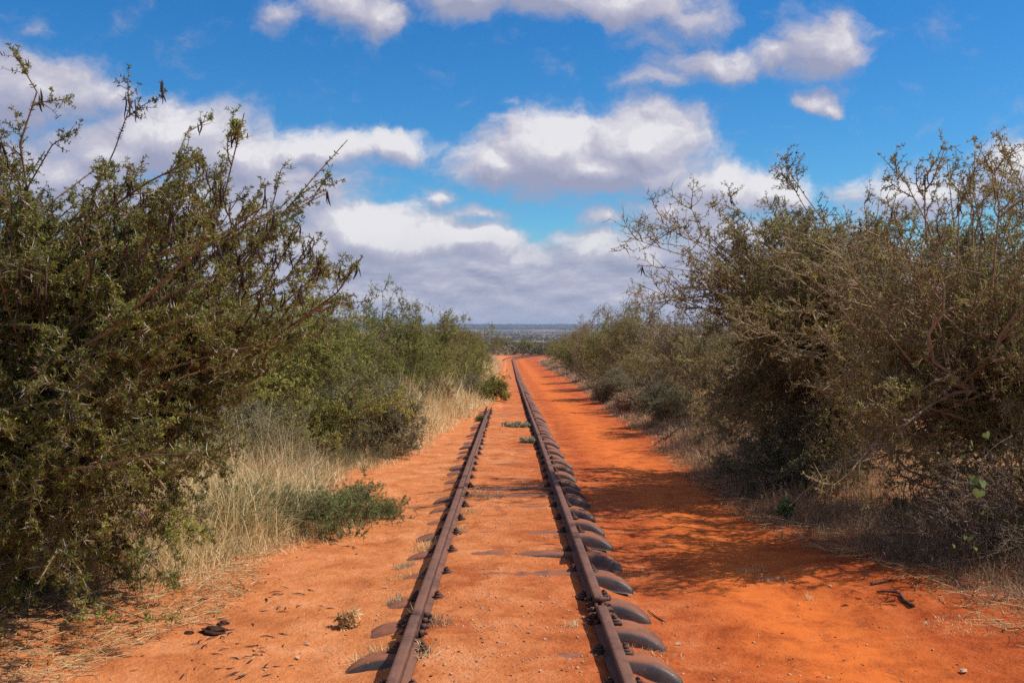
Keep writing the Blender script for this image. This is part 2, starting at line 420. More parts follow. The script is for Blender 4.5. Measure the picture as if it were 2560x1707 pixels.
# domain warp
wn = N(nt, 'ShaderNodeTexNoise', ins={'Scale': 13.0, 'Detail': 6.0, 'Roughness': .58}); nt.links.new(P0, wn.inputs['Vector'])
wv = vscale(vadd(wn.outputs[1], (-.5, -.5, -.5)), (.075, .05, 0))
P = vadd(P0, wv)
def field(p, praw):
    g = N(nt, 'ShaderNodeGroup', node_tree=grp); nt.links.new(p, g.inputs[0])
    n = noise(nt, vscale(praw, (1, 1.3, 1)), 17, 11, .64, .1)
    D = mathn(nt, 'ADD', g.outputs[0], mathn(nt, 'MULTIPLY', mathn(nt, 'SUBTRACT', n, .5), 1.05))
    return g.outputs[0], n, D
F0, n0, D0 = field(P, P)
off = (.0065, .0125, 0)
P1 = vadd(P, off)
F1, n1_, D1 = field(P1, P1)
alpha = maprange(nt, D0, .11, .60)
light = mathn(nt, 'SUBTRACT', D0, D1)                      # > 0 on the side that faces the sun
# broad light: thickness towards the sun taken further away
P2 = vadd(P, (.012, .040, 0)); g2 = N(nt, 'ShaderNodeGroup', node_tree=grp); nt.links.new(P2, g2.inputs[0])
broad = mathn(nt, 'SUBTRACT', F0, g2.outputs[0])
lit = mathn(nt, 'ADD', mathn(nt, 'MULTIPLY', light, 1.30), mathn(nt, 'MULTIPLY', broad, .62))
lit = mathn(nt, 'ADD', mathn(nt, 'ADD', lit, maprange(nt, cx_, -.34, -.06, -.13, 0)), maprange(nt, cv_, .175, .30, .42, .12))
S = 1 / SKY_STRENGTH
def sc(c): return tuple(v * S for v in c)
ccol = ramp(nt, lit, [(.02, (.34, .36, .50)), (.34, (.44, .445, .575)), (.66, (.56, .55, .645)), (1.15, (.82, .805, .835))])
ccol = mixc(nt, 1.0, ccol, (S, S, S), 'MULTIPLY')
# thin edges take the sky behind them; then the low layer of flat-based cloud
col = mixc(nt, mathn(nt, 'MULTIPLY', alpha, .97), skyc, ccol)
zc = mathn(nt, 'MAXIMUM', sp.outputs[2], .004)
q = N(nt, 'ShaderNodeCombineXYZ'); nt.links.new(mathn(nt, 'DIVIDE', sp.outputs[0], zc), q.inputs[0]); nt.links.new(mathn(nt, 'DIVIDE', yy, zc), q.inputs[1])
def low(p): return mathn(nt, 'ADD', mathn(nt, 'MULTIPLY', noise(nt, vscale(p, (8, 30, 1)), 1.0, 8, .58), .6), mathn(nt, 'MULTIPLY', noise(nt, vscale(p, (21, 66, 1)), 1.0, 6, .6), .4))
PL = vadd(P0, vscale(wv, (.25, .12, 0)))
la, lb = low(PL), low(vadd(PL, (.003, .008, 0)))
layer = mathn(nt, 'ADD', mathn(nt, 'MULTIPLY', mathn(nt, 'SUBTRACT', la, lb), 1.25), mathn(nt, 'ADD', mathn(nt, 'MULTIPLY', la, .40), .285))
lcol = ramp(nt, layer, [(.32, (.315, .35, .49)), (.48, (.41, .435, .57)), (.60, (.51, .52, .635)), (.78, (.70, .69, .76))])
lcol = mixc(nt, maprange(nt, cv_, .04, .0, 0, .6), lcol, (.42, .47, .62))
lcol = mixc(nt, 1.0, lcol, (S, S, S), 'MULTIPLY')
ledge = mathn(nt, 'ADD', cv_, mathn(nt, 'MULTIPLY', mathn(nt, 'SUBTRACT', wn.outputs[0], .5), .08))
lay_a = maprange(nt, ledge, .098, .060, 0, 1)
lay_a = mathn(nt, 'MULTIPLY', lay_a, maprange(nt, D0, .85, .35, .30, 1))
col = mixc(nt, lay_a, col, lcol)
rest = mathn(nt, 'MAXIMUM', maprange(nt, cv_, .42, .62), mathn(nt, 'MAXIMUM', maprange(nt, sp.outputs[1], .25, .10), 0))
qx = maprange(nt, noise(nt, vscale(dirv, (3.2, 3.2, 6)), 1.0, 6, .58, .3), .46, .60, 0, .95)
col = mixc(nt, mathn(nt, 'MULTIPLY', mathn(nt, 'MULTIPLY', rest, qx), maprange(nt, sp.outputs[2], 0, .1)), col, sc((.66, .65, .70)))
bg = N(nt, 'ShaderNodeBackground', ins={'Strength': SKY_STRENGTH}); nt.links.new(col, bg.inputs[0])
ow = N(nt, 'ShaderNodeOutputWorld'); nt.links.new(bg.outputs[0], ow.inputs[0])
w.cycles.sampling_method = 'MANUAL'; w.cycles.sample_map_resolution = 512

scene.view_settings.view_transform = 'Standard'; scene.view_settings.look = 'None'
scene.view_settings.exposure = 0; scene.view_settings.gamma = 1
scene.cycles.max_bounces = 6; scene.cycles.diffuse_bounces = 3; scene.cycles.transparent_max_bounces = 8
scene.cycles.transmission_bounces = 4; scene.cycles.volume_bounces = 0; scene.cycles.glossy_bounces = 2
scene.cycles.use_denoising = False
scene.cycles.caustics_reflective = False; scene.cycles.caustics_refractive = False

# ------------------------------------------------------------------ ground: one sheet to the horizon, the walked path cut out of it
def axis_x():
    fine = np.arange(-3.2, 3.81, .032)
    l, r = [], []
    s, v = .05, fine[0]
    while v > -5200: v -= s; s *= 1.13; l.append(v)
    s, v = .05, fine[-1]
    while v < 5200: v += s; s *= 1.13; r.append(v)
    return np.concatenate([l[::-1], fine, r])
def axis_y():
    out = [-60, -30, -15, -8, -4, -1, 1, 2.2, 3.0]
    v = 3.3
    while v < 8300:
        out.append(v); v += max(.032, (v - 3) * .0042) if v < 260 else (v - 3) * .05
    return np.array(out)
GX, GYs = axis_x(), axis_y()
xx, yg = np.meshgrid(GX, GYs)
xw = xx + track_x(yg) * np.exp(-np.abs(xx) / 60)       # the grid bends with the track
zz = ground_z(xw, yg)
Vg = np.stack([xw, yg, zz], -1).reshape(-1, 3)
ny, nx = xx.shape
gidx = np.arange(ny * nx).reshape(ny, nx)
quads = np.stack([gidx[:-1, :-1], gidx[:-1, 1:], gidx[1:, 1:], gidx[1:, :-1]], -1).reshape(-1, 4)
cen = Vg[quads].mean(1)
xt_c = cen[:, 0] - track_x(cen[:, 1])
jit = .22 * fbm(cen[:, 0] * 1.7, cen[:, 1] * 1.7, 71, 3)
is_path = (xt_c > 1.25 + jit) & (xt_c < 2.45 + jit) & (cen[:, 1] > -5) & (cen[:, 1] < 150)
veg = np.maximum(sstep(-.15, .6, left_edge(Vg[:, 1]) - Vg[:, 0]), sstep(-.15, .7, Vg[:, 0] - right_edge(Vg[:, 1])))
def sub_sheet(name, mask):
    f = quads[mask]; u, inv = np.unique(f, return_inverse=True)
    me = mesh_np(name, Vg[u], [inv.reshape(-1, 4)], M['soil'])
    a = me.attributes.new('veg', 'FLOAT', 'POINT'); a.data.foreach_set('value', veg[u].astype(np.float32))
    return tag(put(name, me), kind='structure')
sub_sheet('ground', ~is_path)
sub_sheet('path', is_path)

# ------------------------------------------------------------------ railway track: rails, pressed-steel sleepers, clips
HALF = .535; RAIL_H = .112
track = empty('railway_track', (0, 4, float(grade(4))))
tag(track, 'rusty narrow-gauge railway track on steel sleepers running ahead and curving right', 'railway track')
T0 = np.array(track.location)
PROFILE = np.array([(-.050, 0), (.050, 0), (.050, .008), (.014, .020), (.0075, .030), (.0075, .074), (.020, .082), (.031, .086), (.0315, .103), (.026, .111), (.012, .1125), (-.012, .1125), (-.026, .111), (-.0315, .103), (-.031, .086), (-.020, .082), (-.0075, .074), (-.0075, .030), (-.014, .020), (-.050, .008)])
def rail_z(y): return grade(y) + .004 + .012 * vnoise(np.asarray(y, float) * .22, np.zeros_like(np.asarray(y, float)), 77)
def rail_mesh(name, side, y0, y1, bend=None):
    ys = np.concatenate([np.arange(y0, min(y1, 20), .2), np.arange(max(20, y0), y1 + .01, .5)]) if y0 < 20 else np.arange(y0, y1, .5)
    cx = track_x(ys); tx = np.gradient(cx, ys); th = np.arctan(tx)
    wob = .008 * vnoise(ys * .16, ys * 0 + side * 3, 91)
    px = cx + side * HALF * np.cos(th) + wob; py = ys - side * HALF * np.sin(th)
    pz = rail_z(ys)
    if bend: px, pz = bend(ys, px, pz)
    n = len(PROFILE)
    V = np.zeros((len(ys), n, 3))
    V[..., 0] = px[:, None] + PROFILE[None, :, 0] * np.cos(th)[:, None]
    V[..., 1] = py[:, None] - PROFILE[None, :, 0] * np.sin(th)[:, None]
    V[..., 2] = pz[:, None] + PROFILE[None, :, 1]
    V = V.reshape(-1, 3) - T0
    ix = np.arange(len(ys) * n).reshape(len(ys), n)
    q = np.stack([ix[:-1], np.roll(ix, -1, 1)[:-1], np.roll(ix, -1, 1)[1:], ix[1:]], -1).reshape(-1, 4)
    return mesh_np(name, V, [q, ix[0][::-1][None], ix[-1][None]], M['rail'], smooth=False)

JL, JR = 5.62, 5.98
def bend_left(ys, px, pz):      # the far broken-off end of the left rail dips into the sand
    k = sstep(22, 27.2, ys)
    return px + .015 * k, pz - .055 * k
rail_objs = {}
for side, segs in ((-1, [(1.6, JL - .004), (JL + .004, 27.3), (133, 186)]), (1, [(1.6, JR - .004), (JR + .004, 17.95), (17.958, 60), (60.01, 186)])):
    for (a, b) in segs:
        o = put('rail', rail_mesh('rail', side, a, b, bend_left if side < 0 and b < 30 else None), track)
        rail_objs[(side, a)] = o
rail_objs[(-1, JL + .004)]['label'] = 'left rail whose far end is broken off and sinks into the sand'
# joint bars with their bolts
for side, yj in ((-1, JL), (1, JR), (1, 17.954)):
    rail = rail_objs[(side, 1.6)] if yj < 10 else rail_objs[(1, JR + .004)]
    for s in (-1, 1):
        b = Bag(); x0 = side * HALF; z0 = float(rail_z(np.array([yj]))[0])
        v, f = box((x0 + s * .019, yj, z0 + .052), (.018, .46, .052)); b.add(v, f)
        v, f = box((x0 + s * .030, yj, z0 + .026), (.034, .46, .012)); b.add(v, f)
        put('joint_bar', mesh_np('joint_bar', np.concatenate(b.V) - T0, [np.concatenate(b.F[4])], M['clip'], smooth=False), rail)
        for k in range(4):
            yb = yj - .17 + k * .113
            v, q4, t3 = prism((x0 + s * .043, yb, z0 + .054), .019, .034, 6, 'x')
            v2, q2, t2 = prism((x0 + s * .066, yb, z0 + .054), .010, .022, 8, 'x')
            put('bolt', mesh_np('bolt', np.concatenate([v, v2]) - T0, [np.concatenate([q4, q2 + len(v)]), np.concatenate([t3, t2 + len(v)])], M['clip'], smooth=False), rail)

def sleeper_geo(seed, left_dip=0.0, right_lift=0.0, yaw=0.0):
    """pressed trough turned upside down; its ends are spoon-shaped and bent down"""
    rg = np.random.default_rng(seed)
    xs = np.array([.64, .69, .735, .775, .81, .835, .86, .88, .893]); xs = np.concatenate([-xs[::-1], np.linspace(-.58, .58, 9), xs])
    Wd, H = .250 + .010 * rg.normal(), .10
    na = 17; v = np.linspace(0, math.pi, na)
    def sheet(off):
        out = []
        for x in xs:
            e = min(1, max(0, abs(x) - .58) / .315)
            ridge = -.118 * e ** 3.0
            zb = -H - .05 * e
            w_ = Wd / 2 * (1 - .30 * e ** 5) - off
            tilt = right_lift * (x + .53) / 1.06 if right_lift else 0.0
            prof_y = np.interp(v, [0, .55, 1.05, 1.3, math.pi / 2, math.pi - 1.3, math.pi - 1.05, math.pi - .55, math.pi], [1, .93, .80, .60, 0, -.60, -.80, -.93, -1])
            prof_z = np.interp(v, [0, .55, 1.05, 1.3, math.pi / 2, math.pi - 1.3, math.pi - 1.05, math.pi - .55, math.pi], [0, .52, .88, .97, 1, .97, .88, .52, 0])
            yv = w_ * prof_y
            zv = zb + (ridge - zb - off) * prof_z + tilt
            yoff = -.036 * e ** 2.2
            out.append(np.stack([np.full(na, x - math.copysign(off, x) * (abs(x) > .88)), yv + yoff, zv], 1))
        return np.array(out)
    A = sheet(0); B = sheet(.007)
    nx_ = len(xs); ia = np.arange(nx_ * na).reshape(nx_, na); ib = ia + nx_ * na
    q = np.stack([ia[:-1, :-1], ia[1:, :-1], ia[1:, 1:], ia[:-1, 1:]], -1).reshape(-1, 4)[:, ::-1]
    q2 = np.stack([ib[:-1, :-1], ib[1:, :-1], ib[1:, 1:], ib[:-1, 1:]], -1).reshape(-1, 4)
    r = [np.stack([ia[:-1, e], ia[1:, e], ib[1:, e], ib[:-1, e]], -1) for e in (0, na - 1)]
    r += [np.stack([ia[e, :-1], ia[e, 1:], ib[e, 1:], ib[e, :-1]], -1) for e in (0, nx_ - 1)]
    V = np.concatenate([A.reshape(-1, 3), B.reshape(-1, 3)])
    V[:, 2] += .003 * rg.normal() - .001
    if yaw:
        c_, s_ = math.cos(yaw), math.sin(yaw); V = np.stack([V[:, 0] * c_ - V[:, 1] * s_, V[:, 0] * s_ + V[:, 1] * c_, V[:, 2]], 1)
    return V, np.concatenate([q, q2] + r)

def clip_mesh():
    b = Bag()
    v, f = box((0, 0, .008), (.075, .080, .016), 0, .82); b.add(v, f)
    v, f = box((.008, 0, .021), (.050, .062, .012)); b.add(v, f)
    for (r, h, z, n) in ((.021, .020, .034, 6), (.010, .012, .049, 8)):
        v, q4, t3 = prism((.010, 0, z), r, h, n); k = b.n
        b.V.append(v); b.F.setdefault(4, []).append(q4 + k); b.F.setdefault(3, []).append(t3 + k); b.n += len(v)
    return mesh_np('clip', np.concatenate(b.V), [np.concatenate(b.F[3]), np.concatenate(b.F[4])], M['clip'], smooth=False)
CLIP = clip_mesh()
rng = np.random.default_rng(5)
far_sl = Bag()
protos = [mesh_np('sleeper', *(lambda g: (g[0], [g[1]]))(sleeper_geo(100 + i)), M['sleeper']) for i in range(5)]
for k, y in enumerate(SLEEPERS):
    cx, th = float(track_x(y)), math.atan(float(np.gradient(track_x(np.array([y - .5, y, y + .5])))[1] / .5))
    z = float(rail_z(np.array([y]))[0])
    if k < 100:
        if y == RAISED:
            V_, F_ = sleeper_geo(7, 0, .012); me = mesh_np('sleeper', V_, [F_], M['sleeper'])
        else: me = protos[int(rng.integers(5))]
        o = put('sleeper', me, track, Vector((cx, y, z + float(rng.normal() * .004))) - Vector(T0))
        o.rotation_euler = (float(rng.normal() * .05), float(rng.normal() * .010), -th + float(rng.normal() * .018))
        o.scale = (1 + .02 * float(rng.normal()), 1, 1)
        if y == RAISED: o['label'] = 'sleeper with a hollow washed out beneath it, bare steel showing between the rails'
        if k < 46:
            for side in (-1, 1):
                for s in (-1, 1):
                    c = put('clip', CLIP, o, (side * HALF + s * .078, float(rng.normal() * .008), -.002))
                    c.rotation_euler = (0, 0, (0 if s > 0 else math.pi) + float(rng.normal() * .12)) 
                    c.rotation_euler.z += math.pi
    else:
        V_, F_ = sleeper_geo(k); c_, s_ = math.cos(-th), math.sin(-th)
        V_ = np.stack([V_[:, 0] * c_ - V_[:, 1] * s_ + cx, V_[:, 0] * s_ + V_[:, 1] * c_ + y, V_[:, 2] + z], 1) - T0
        far_sl.add(V_, F_)
fo = put('sleeper_row', mesh_np('sleeper_row', np.concatenate(far_sl.V), [np.concatenate(far_sl.F[4])], M['sleeper']), track)
fo['kind'] = 'stuff'

# ------------------------------------------------------------------ growing bushes
def bez(b, c, e, K, rng, wob):
    t = np.linspace(0, 1, K)[None, :, None]
    P = b[:, None] * (1 - t) ** 2 + 2 * c[:, None] * t * (1 - t) + e[:, None] * t ** 2
    L = np.linalg.norm(e - b, axis=1)[:, None, None]
    w = np.cumsum(rng.normal(size=P.shape) * wob * L / math.sqrt(K), axis=1)
    w = w - w[:, :1]
    return P + w * np.minimum(1, t * 3)

def grow(rng, start, d, length, K, wander, bias):
    Nn = len(start); P = np.zeros((Nn, K, 3)); P[:, 0] = start; step = (length / (K - 1))[:, None]
    d = nrm(d)
    for k in range(1, K):
        P[:, k] = P[:, k - 1] + d * step
        d = nrm(d + rng.normal(size=(Nn, 3)) * wander + np.asarray(bias))
    return P

def spawn(rng, P, n, t0, t1):
    Nn, K, _ = P.shape
    t = rng.uniform(t0, t1, (Nn, n)); t.sort(1)
    f = t * (K - 1); i = np.minimum(f.astype(int), K - 2); fr = (f - i)[..., None]
    ar = np.arange(Nn)[:, None]
    a, b = P[ar, i], P[ar, i + 1]
    return (a * (1 - fr) + b * fr).reshape(-1, 3), nrm(b - a).reshape(-1, 3), t.ravel(), np.repeat(np.arange(Nn), n)

def side_dir(rng, tan, spread, fwd, up):
    r = rng.normal(size=tan.shape); r = nrm(r - (r * tan).sum(-1, keepdims=True) * tan)
    return nrm(tan * fwd + r * spread + np.array([0, 0, up]))

def leaf_quads(rng, pos, tan, npin, ln, wd, fwd=.35, up=.25, tint=None, flat=1.3):
    n = len(pos)
    p = np.repeat(pos, npin, 0); t = np.repeat(tan, npin, 0)
    a = side_dir(rng, t, 1.0, fwd, up)
    s = nrm(np.cross(a, rng.normal(size=a.shape) + np.array([0, 0, flat])))
    l = (ln * rng.uniform(.6, 1.35, len(p)))[:, None]; w_ = (wd * rng.uniform(.7, 1.3, len(p)))[:, None]
    mid = p + a * l * .5; mid[:, 2] += 0
    V = np.stack([p, mid + s * w_, p + a * l, mid - s * w_], 1).reshape(-1, 3)
    F = np.arange(len(V)).reshape(-1, 4)
    tt = np.repeat(tint, npin) + rng.normal(size=len(p)) * .10
    return V, F, np.clip(tt, 0, 1)

def along(P, spacing, rng, t0=.1):
    """points every `spacing` along polylines"""
    L = np.linalg.norm(np.diff(P, axis=1), axis=2).sum(1).mean()
    n = max(2, int(round(L * (1 - t0) / spacing)))
    return spawn(rng, P, n, t0, 1.0)

def bush(seed, base, targets, mats, limbs=7, n1=8, l1=(.3, .7), n2=6, l2=(.12, .35), n3=3, l3=(.05, .14), r0=.035,
         spacing=.03, npin=3, ln=.022, wd=.0045, up1=.12, bias=(0, 0, .02), wob=.10, leaf_skip=0.0, bare=None, twig_r=.0016, sides=(6, 4, 3), base_r=.15, tint_var=.17, tint_mid=.45, limb_frac=.55, ctl=.30, clump=.75, fwd1=.75):
    rng = np.random.default_rng(seed)
    base = np.asarray(base, float); T = np.asarray(targets, float); nT = len(T)
    # limbs
    li = rng.permutation(nT)[:limbs] if nT > limbs else np.arange(nT)
    le = base + (T[li] - base) * limb_frac * rng.uniform(.8, 1.15, (len(li), 1))
    lb = base + np.concatenate([rng.normal(size=(len(li), 2)) * base_r * .5, np.zeros((len(li), 1)) - .08], 1)
    lc = lb + (le - lb) * np.array([.28, .28, .72])
    LP = bez(lb, lc, le, 9, rng, wob * .6)
    out = {}
    tk = Bag(); tw = Bag()
    hgt = np.linspace(0, 1, 9)
    V, F = tubes(LP, np.broadcast_to(r0 * (1 - .62 * hgt)[None], LP.shape[:2]) * rng.uniform(.7, 1.2, (len(li), 1)), sides[0]); tk.add(V, F)
    # mains
    dist = np.linalg.norm(T[:, None] - le[None], axis=2) + rng.normal(size=(nT, len(li))) * .2
    j = dist.argmin(1); t = rng.uniform(.4, 1.0, nT); f = t * 8; i = np.minimum(f.astype(int), 7); fr = (f - i)[:, None]
    s = LP[j, i] * (1 - fr) + LP[j, i + 1] * fr; tn = nrm(LP[j, i + 1] - LP[j, i])
    L = np.linalg.norm(T - s, axis=1)[:, None]
    c = s + tn * L * ctl + np.array([0, 0, up1]) * L
    MP = bez(s, c, T, 10, rng, wob)
    mr = (r0 * .38) * (1 - .82 * np.linspace(0, 1, 10))
    V, F = tubes(MP, np.broadcast_to(mr[None], MP.shape[:2]) * np.clip(L / 1.2, .5, 1.2), sides[1]); tk.add(V, F)
    # first, second and third order twigs
    s, tn, t, pa = spawn(rng, MP, n1, .15, 1.0)
    len1 = rng.uniform(*l1, len(s)) * (1.15 - .55 * t)
    P1 = grow(rng, s, side_dir(rng, tn, .85, fwd1, up1), len1, 6, .17, bias)
    V, F = tubes(P1, np.broadcast_to((twig_r * 2.6 * (1 - .7 * np.linspace(0, 1, 6)))[None], P1.shape[:2]), sides[2]); tw.add(V, F)
    cl = rng.normal(size=nT) * tint_var
    t1 = cl[pa] + rng.normal(size=len(pa)) * tint_var * .5
    k1 = 1 - clump * np.clip(rng.beta(.7, 1.3, len(pa)), 0, 1)          # some twigs are leafy, some nearly bare
    s, tn, t, pb = spawn(rng, P1, n2, .08, 1.0)
    P2 = grow(rng, s, side_dir(rng, tn, .9, .6, up1 * .7), rng.uniform(*l2, len(s)) * (1.1 - .4 * t), 5, .18, bias)
    V, F = tubes(P2, np.broadcast_to((twig_r * 1.5 * (1 - .6 * np.linspace(0, 1, 5)))[None], P2.shape[:2]), sides[2]); tw.add(V, F)
    t2 = t1[pb]; k2 = k1[pb]
    ends = [(P2, t2, k2)]
    if n3:
        s, tn, t, pc = spawn(rng, P2, n3, .1, 1.0)
        P3 = grow(rng, s, side_dir(rng, tn, .9, .6, up1 * .5), rng.uniform(*l3, len(s)), 3, .15, bias)
        V, F = tubes(P3, np.broadcast_to((twig_r * np.array([1, .8, .5]))[None], P3.shape[:2]), 3); tw.add(V, F)
        ends.append((P3, t2[pc], k2[pc]))
    ends.append((P1, t1, k1))
    ends.append((MP[:, 4:], cl, np.full(nT, .9)))
    fo = Bag()
    for PP, tt, kk in ends:
        s, tn, t, pd = along(PP, spacing, rng)
        tl = tint_mid + tt[pd] + rng.normal(size=len(s)) * .12
        keep = rng.random(len(s)) < (1 - leaf_skip) * kk[pd]
        if bare is not None: keep &= rng.random(len(s)) > bare(s)
        V, F, ti = leaf_quads(rng, s[keep], tn[keep], npin, ln, wd, tint=tl[keep]); fo.add(V, F, ti)
    out.update(trunk=tk, twigs=tw, foliage=fo, P1=P1, P2=P2, MP=MP, base=base)
    return out

def dome(rng, n, rx, ry, h, low=.03, lean=(0, 0)):
    """branch ends spread over and through the shell of a bush"""
    a = rng.uniform(0, 2 * math.pi, n); z = rng.uniform(low, 1, n) ** .8
    rad = np.sqrt(np.clip(1.02 - z ** 2.4, .04, 1)) * rng.uniform(.55, 1.0, n) ** .6
    hh = h * (1 + .12 * rng.normal(size=n))
    return np.stack([rad * rx * np.cos(a) + lean[0] * z, rad * ry * np.sin(a) + lean[1] * z, z * hh], 1)

def raise_bush(name, g, mats, origin, label, cat='bush', group=None, thorns=None, pods=None):
    """one thing: an Empty with trunk, twigs, foliage (and pods, thorns) under it. g is in world space; origin its base."""
    root = empty(name, origin); O = np.asarray(origin, float)
    tag(root, label, cat, group)
    for part, key in (('trunk', 0), ('twigs', 0), ('foliage', 1)):
        b = g[part]
        V = np.concatenate(b.V) - O
        me = mesh_np(part, V, [np.concatenate(b.F[4])], mats[key], np.concatenate(b.T[4]) if part == 'foliage' else None, smooth=part != 'foliage')
        put(part, me, root)
    return root

def pod_mesh(seed, length, width, mat):
    rg = np.random.default_rng(seed); K_, S_ = 9, 6
    t = np.linspace(0, 1, K_); bend = rg.uniform(.15, .5) * length
    P = np.stack([bend * (t ** 2 - .3 * t), .15 * bend * np.sin(t * 5), -t * length], 1)[None]
    prof = np.clip(np.sin(np.pi * np.clip(t * .96 + .03, 0, 1)), .0, 1) ** .45 * (1 + .10 * np.sin(t * 40))
    V, F = tubes(P, (prof * width / 2)[None], S_)
    V[:, 1] = P[0, :, 1].repeat(S_) + (V[:, 1] - P[0, :, 1].repeat(S_)) * .55
    stalk, fs = tubes(np.array([[[0, 0, .012], [0, 0, 0]]]), np.array([[.0012, .0015]]), 3)
    return mesh_np('seed_pod', np.concatenate([V, stalk]), [np.concatenate([F, fs + len(V)])], mat)

def hang_pods(root, pts, meshes, rng, maxn=100):
    O = np.array(root.location)
    pts = np.asarray(pts)
    for p in pts[:maxn]:
        o = put('seed_pod', meshes[int(rng.integers(len(meshes)))], root, Vector(p - O))
        o.rotation_euler = (float(rng.normal() * .16), float(rng.normal() * .16), float(rng.uniform(0, 6.28)))
        k = float(rng.uniform(.75, 1.2)); o.scale = (k, k, k)
    if len(pts) > maxn:
        b = Bag()
        for p in pts[maxn:]:
            m_ = meshes[int(rng.integers(len(meshes)))]
            co = np.empty(len(m_.vertices) * 3, np.float32); m_.vertices.foreach_get('co', co); co = co.reshape(-1, 3)
            a = rng.uniform(0, 6.28); c_, s_ = math.cos(a), math.sin(a)
            V = np.stack([co[:, 0] * c_ - co[:, 1] * s_, co[:, 0] * s_ + co[:, 1] * c_, co[:, 2]], 1) * rng.uniform(.75, 1.2) + p - O
            ff = np.array([tuple(q.vertices) for q in m_.polygons]); b.add(V, ff)
        o = put('seed_pods', b.build('seed_pods', meshes[0].materials[0]), root); o['kind'] = 'stuff'

def add_thorns(root, PP, n, rng, ln=.05, r=.0021):
    O = np.array(root.location)
    s, tn, t, pd = spawn(rng, PP, n, .05, .95)
    a = side_dir(rng, tn, 1, .2, .1); b_ = side_dir(rng, tn, 1, .2, .1)
    d = np.concatenate([a, b_]); s = np.concatenate([s, s]) - O
    l = ln * rng.uniform(.5, 1.35, (len(d), 1))
    P = np.stack([s, s + d * l * .5, s + d * l], 1)
    V, F = tubes(P, np.broadcast_to(np.array([1, .7, .12]) * r, P.shape[:2]), 3)
    o = put('thorns', mesh_np('thorns', V, [F], M['thorn']), root); o['kind'] = 'stuff'

def gpt(x, y, dz=0.0): return np.array([x, y, float(ground_z(np.array([x]), np.array([y]))[0]) + dz])

def dup(root, loc, rz, scale, label, group=None):
    r = root.copy(); COL.objects.link(r); r.location = loc; r.rotation_euler = (0, 0, rz)
    r.scale = scale if not isinstance(scale, (int, float)) else (scale,) * 3
    r['label'] = label
    if group: r['group'] = group
    elif 'group' in r: del r['group']
    for ch in list(root.children):
        c = ch.copy(); COL.objects.link(c); c.parent = r
    return r

# ---- the big thorn tree on the left
rng = np.random.default_rng(21)
tips = [(20, 125, 5.5), (8, 240, 5.6), (150, 320, 6.0), (215, 350, 6.2), (300, 390, 6.0), (360, 400, 6.4), (455, 420, 6.4), (690, 382, 6.6), (655, 452, 6.5), (560, 410, 6.7), (662, 528, 6.6), (640, 470, 6.9),
        (716, 572, 6.7), (742, 634, 6.8), (690, 690, 6.6), (640, 690, 6.9), (560, 610, 6.6), (500, 520, 6.4), (430, 560, 6.2), (640, 770, 6.3), (600, 840, 6.2), (650, 870, 6.6), (560, 790, 6.0)]
T = [at(*p) for p in tips]
ox = [-420, 0, 60, 160, 260, 360, 470, 600, 700]; oy = [240, 300, 400, 400, 425, 450, 430, 400, 640]
rx_ = [360, 600, 800, 900, 1000, 1100, 1200, 1300, 1420]; rxx = [640, 680, 600, 580, 530, 490, 450, 390, 300]
while len(T) < 370:
    px, py, d = rng.uniform(-420, 570), rng.uniform(280, 1400), rng.uniform(4.7, 7.8)
    if len(T) > 280:
        px, d = rng.uniform(0, 690), rng.uniform(5.4, 7.2); py = np.interp(px, ox, oy) + rng.uniform(10, 260) * (1 if px < 480 else .5)
    elif len(T) > 225: px, py, d = rng.uniform(-300, 480), rng.uniform(820, 1430), rng.uniform(4.6, 6.6)
    elif len(T) > 175: px, py, d = rng.uniform(220, 620), rng.uniform(640, 1250), rng.uniform(5.6, 7.8)
    if py < np.interp(px, ox, oy) + 8 or px > np.interp(py, rx_, rxx): continue
    p = at(px, py, d)
    if p[2] < float(ground_z(p[0:1], p[1:2])[0]) + .05: continue
    T.append(p)
baseL = gpt(-4.0, 6.7)
g = bush(31, baseL, T, None, limbs=15, n1=12, l1=(.20, .50), n2=9, l2=(.03, .13), n3=0, r0=.042, spacing=.0115, npin=4, ln=.021, wd=.0034, up1=.03, ctl=.30, clump=.5, fwd1=1.25, bias=(0, 0, -.03), wob=.10, twig_r=.0020, leaf_skip=.05, tint_mid=.45, tint_var=.15)
treeL = raise_bush('thorn_tree', g, (M['bark'], M['acacia_leaf']), baseL, 'big acacia thorn tree with dark hanging pods at left, one whip-like branch rising above it', 'thorn tree')
add_thorns(treeL, g['P1'], 3, rng)
PODS_D = [pod_mesh(300 + k, .095 + .014 * (k % 4), .0145, M['pod' if k % 3 else 'pod_brown']) for k in range(5)]
PODS_B = [pod_mesh(320 + k, .11, .014, M['pod_brown']) for k in range(5)]
def pod_points(g, rng, n, ok):
    P = np.concatenate([g['P2'].reshape(-1, 3)[::3], np.repeat(g['MP'][:, 6:].reshape(-1, 3), 14, 0), np.repeat(g['P1'][:, 3:].reshape(-1, 3), 2, 0)]); P = P[ok(P)]
    c = P[rng.permutation(len(P))[:n]]
    k = rng.integers(1, 4, len(c))
    pts = np.repeat(c, k, 0) + rng.normal(size=(k.sum(), 3)) * .012
    return pts[rng.permutation(len(pts))]
hang_pods(treeL, pod_points(g, rng, 430, lambda P: (P[:, 2] > 1.75) & (P[:, 1] < 6.7)), PODS_D, rng)

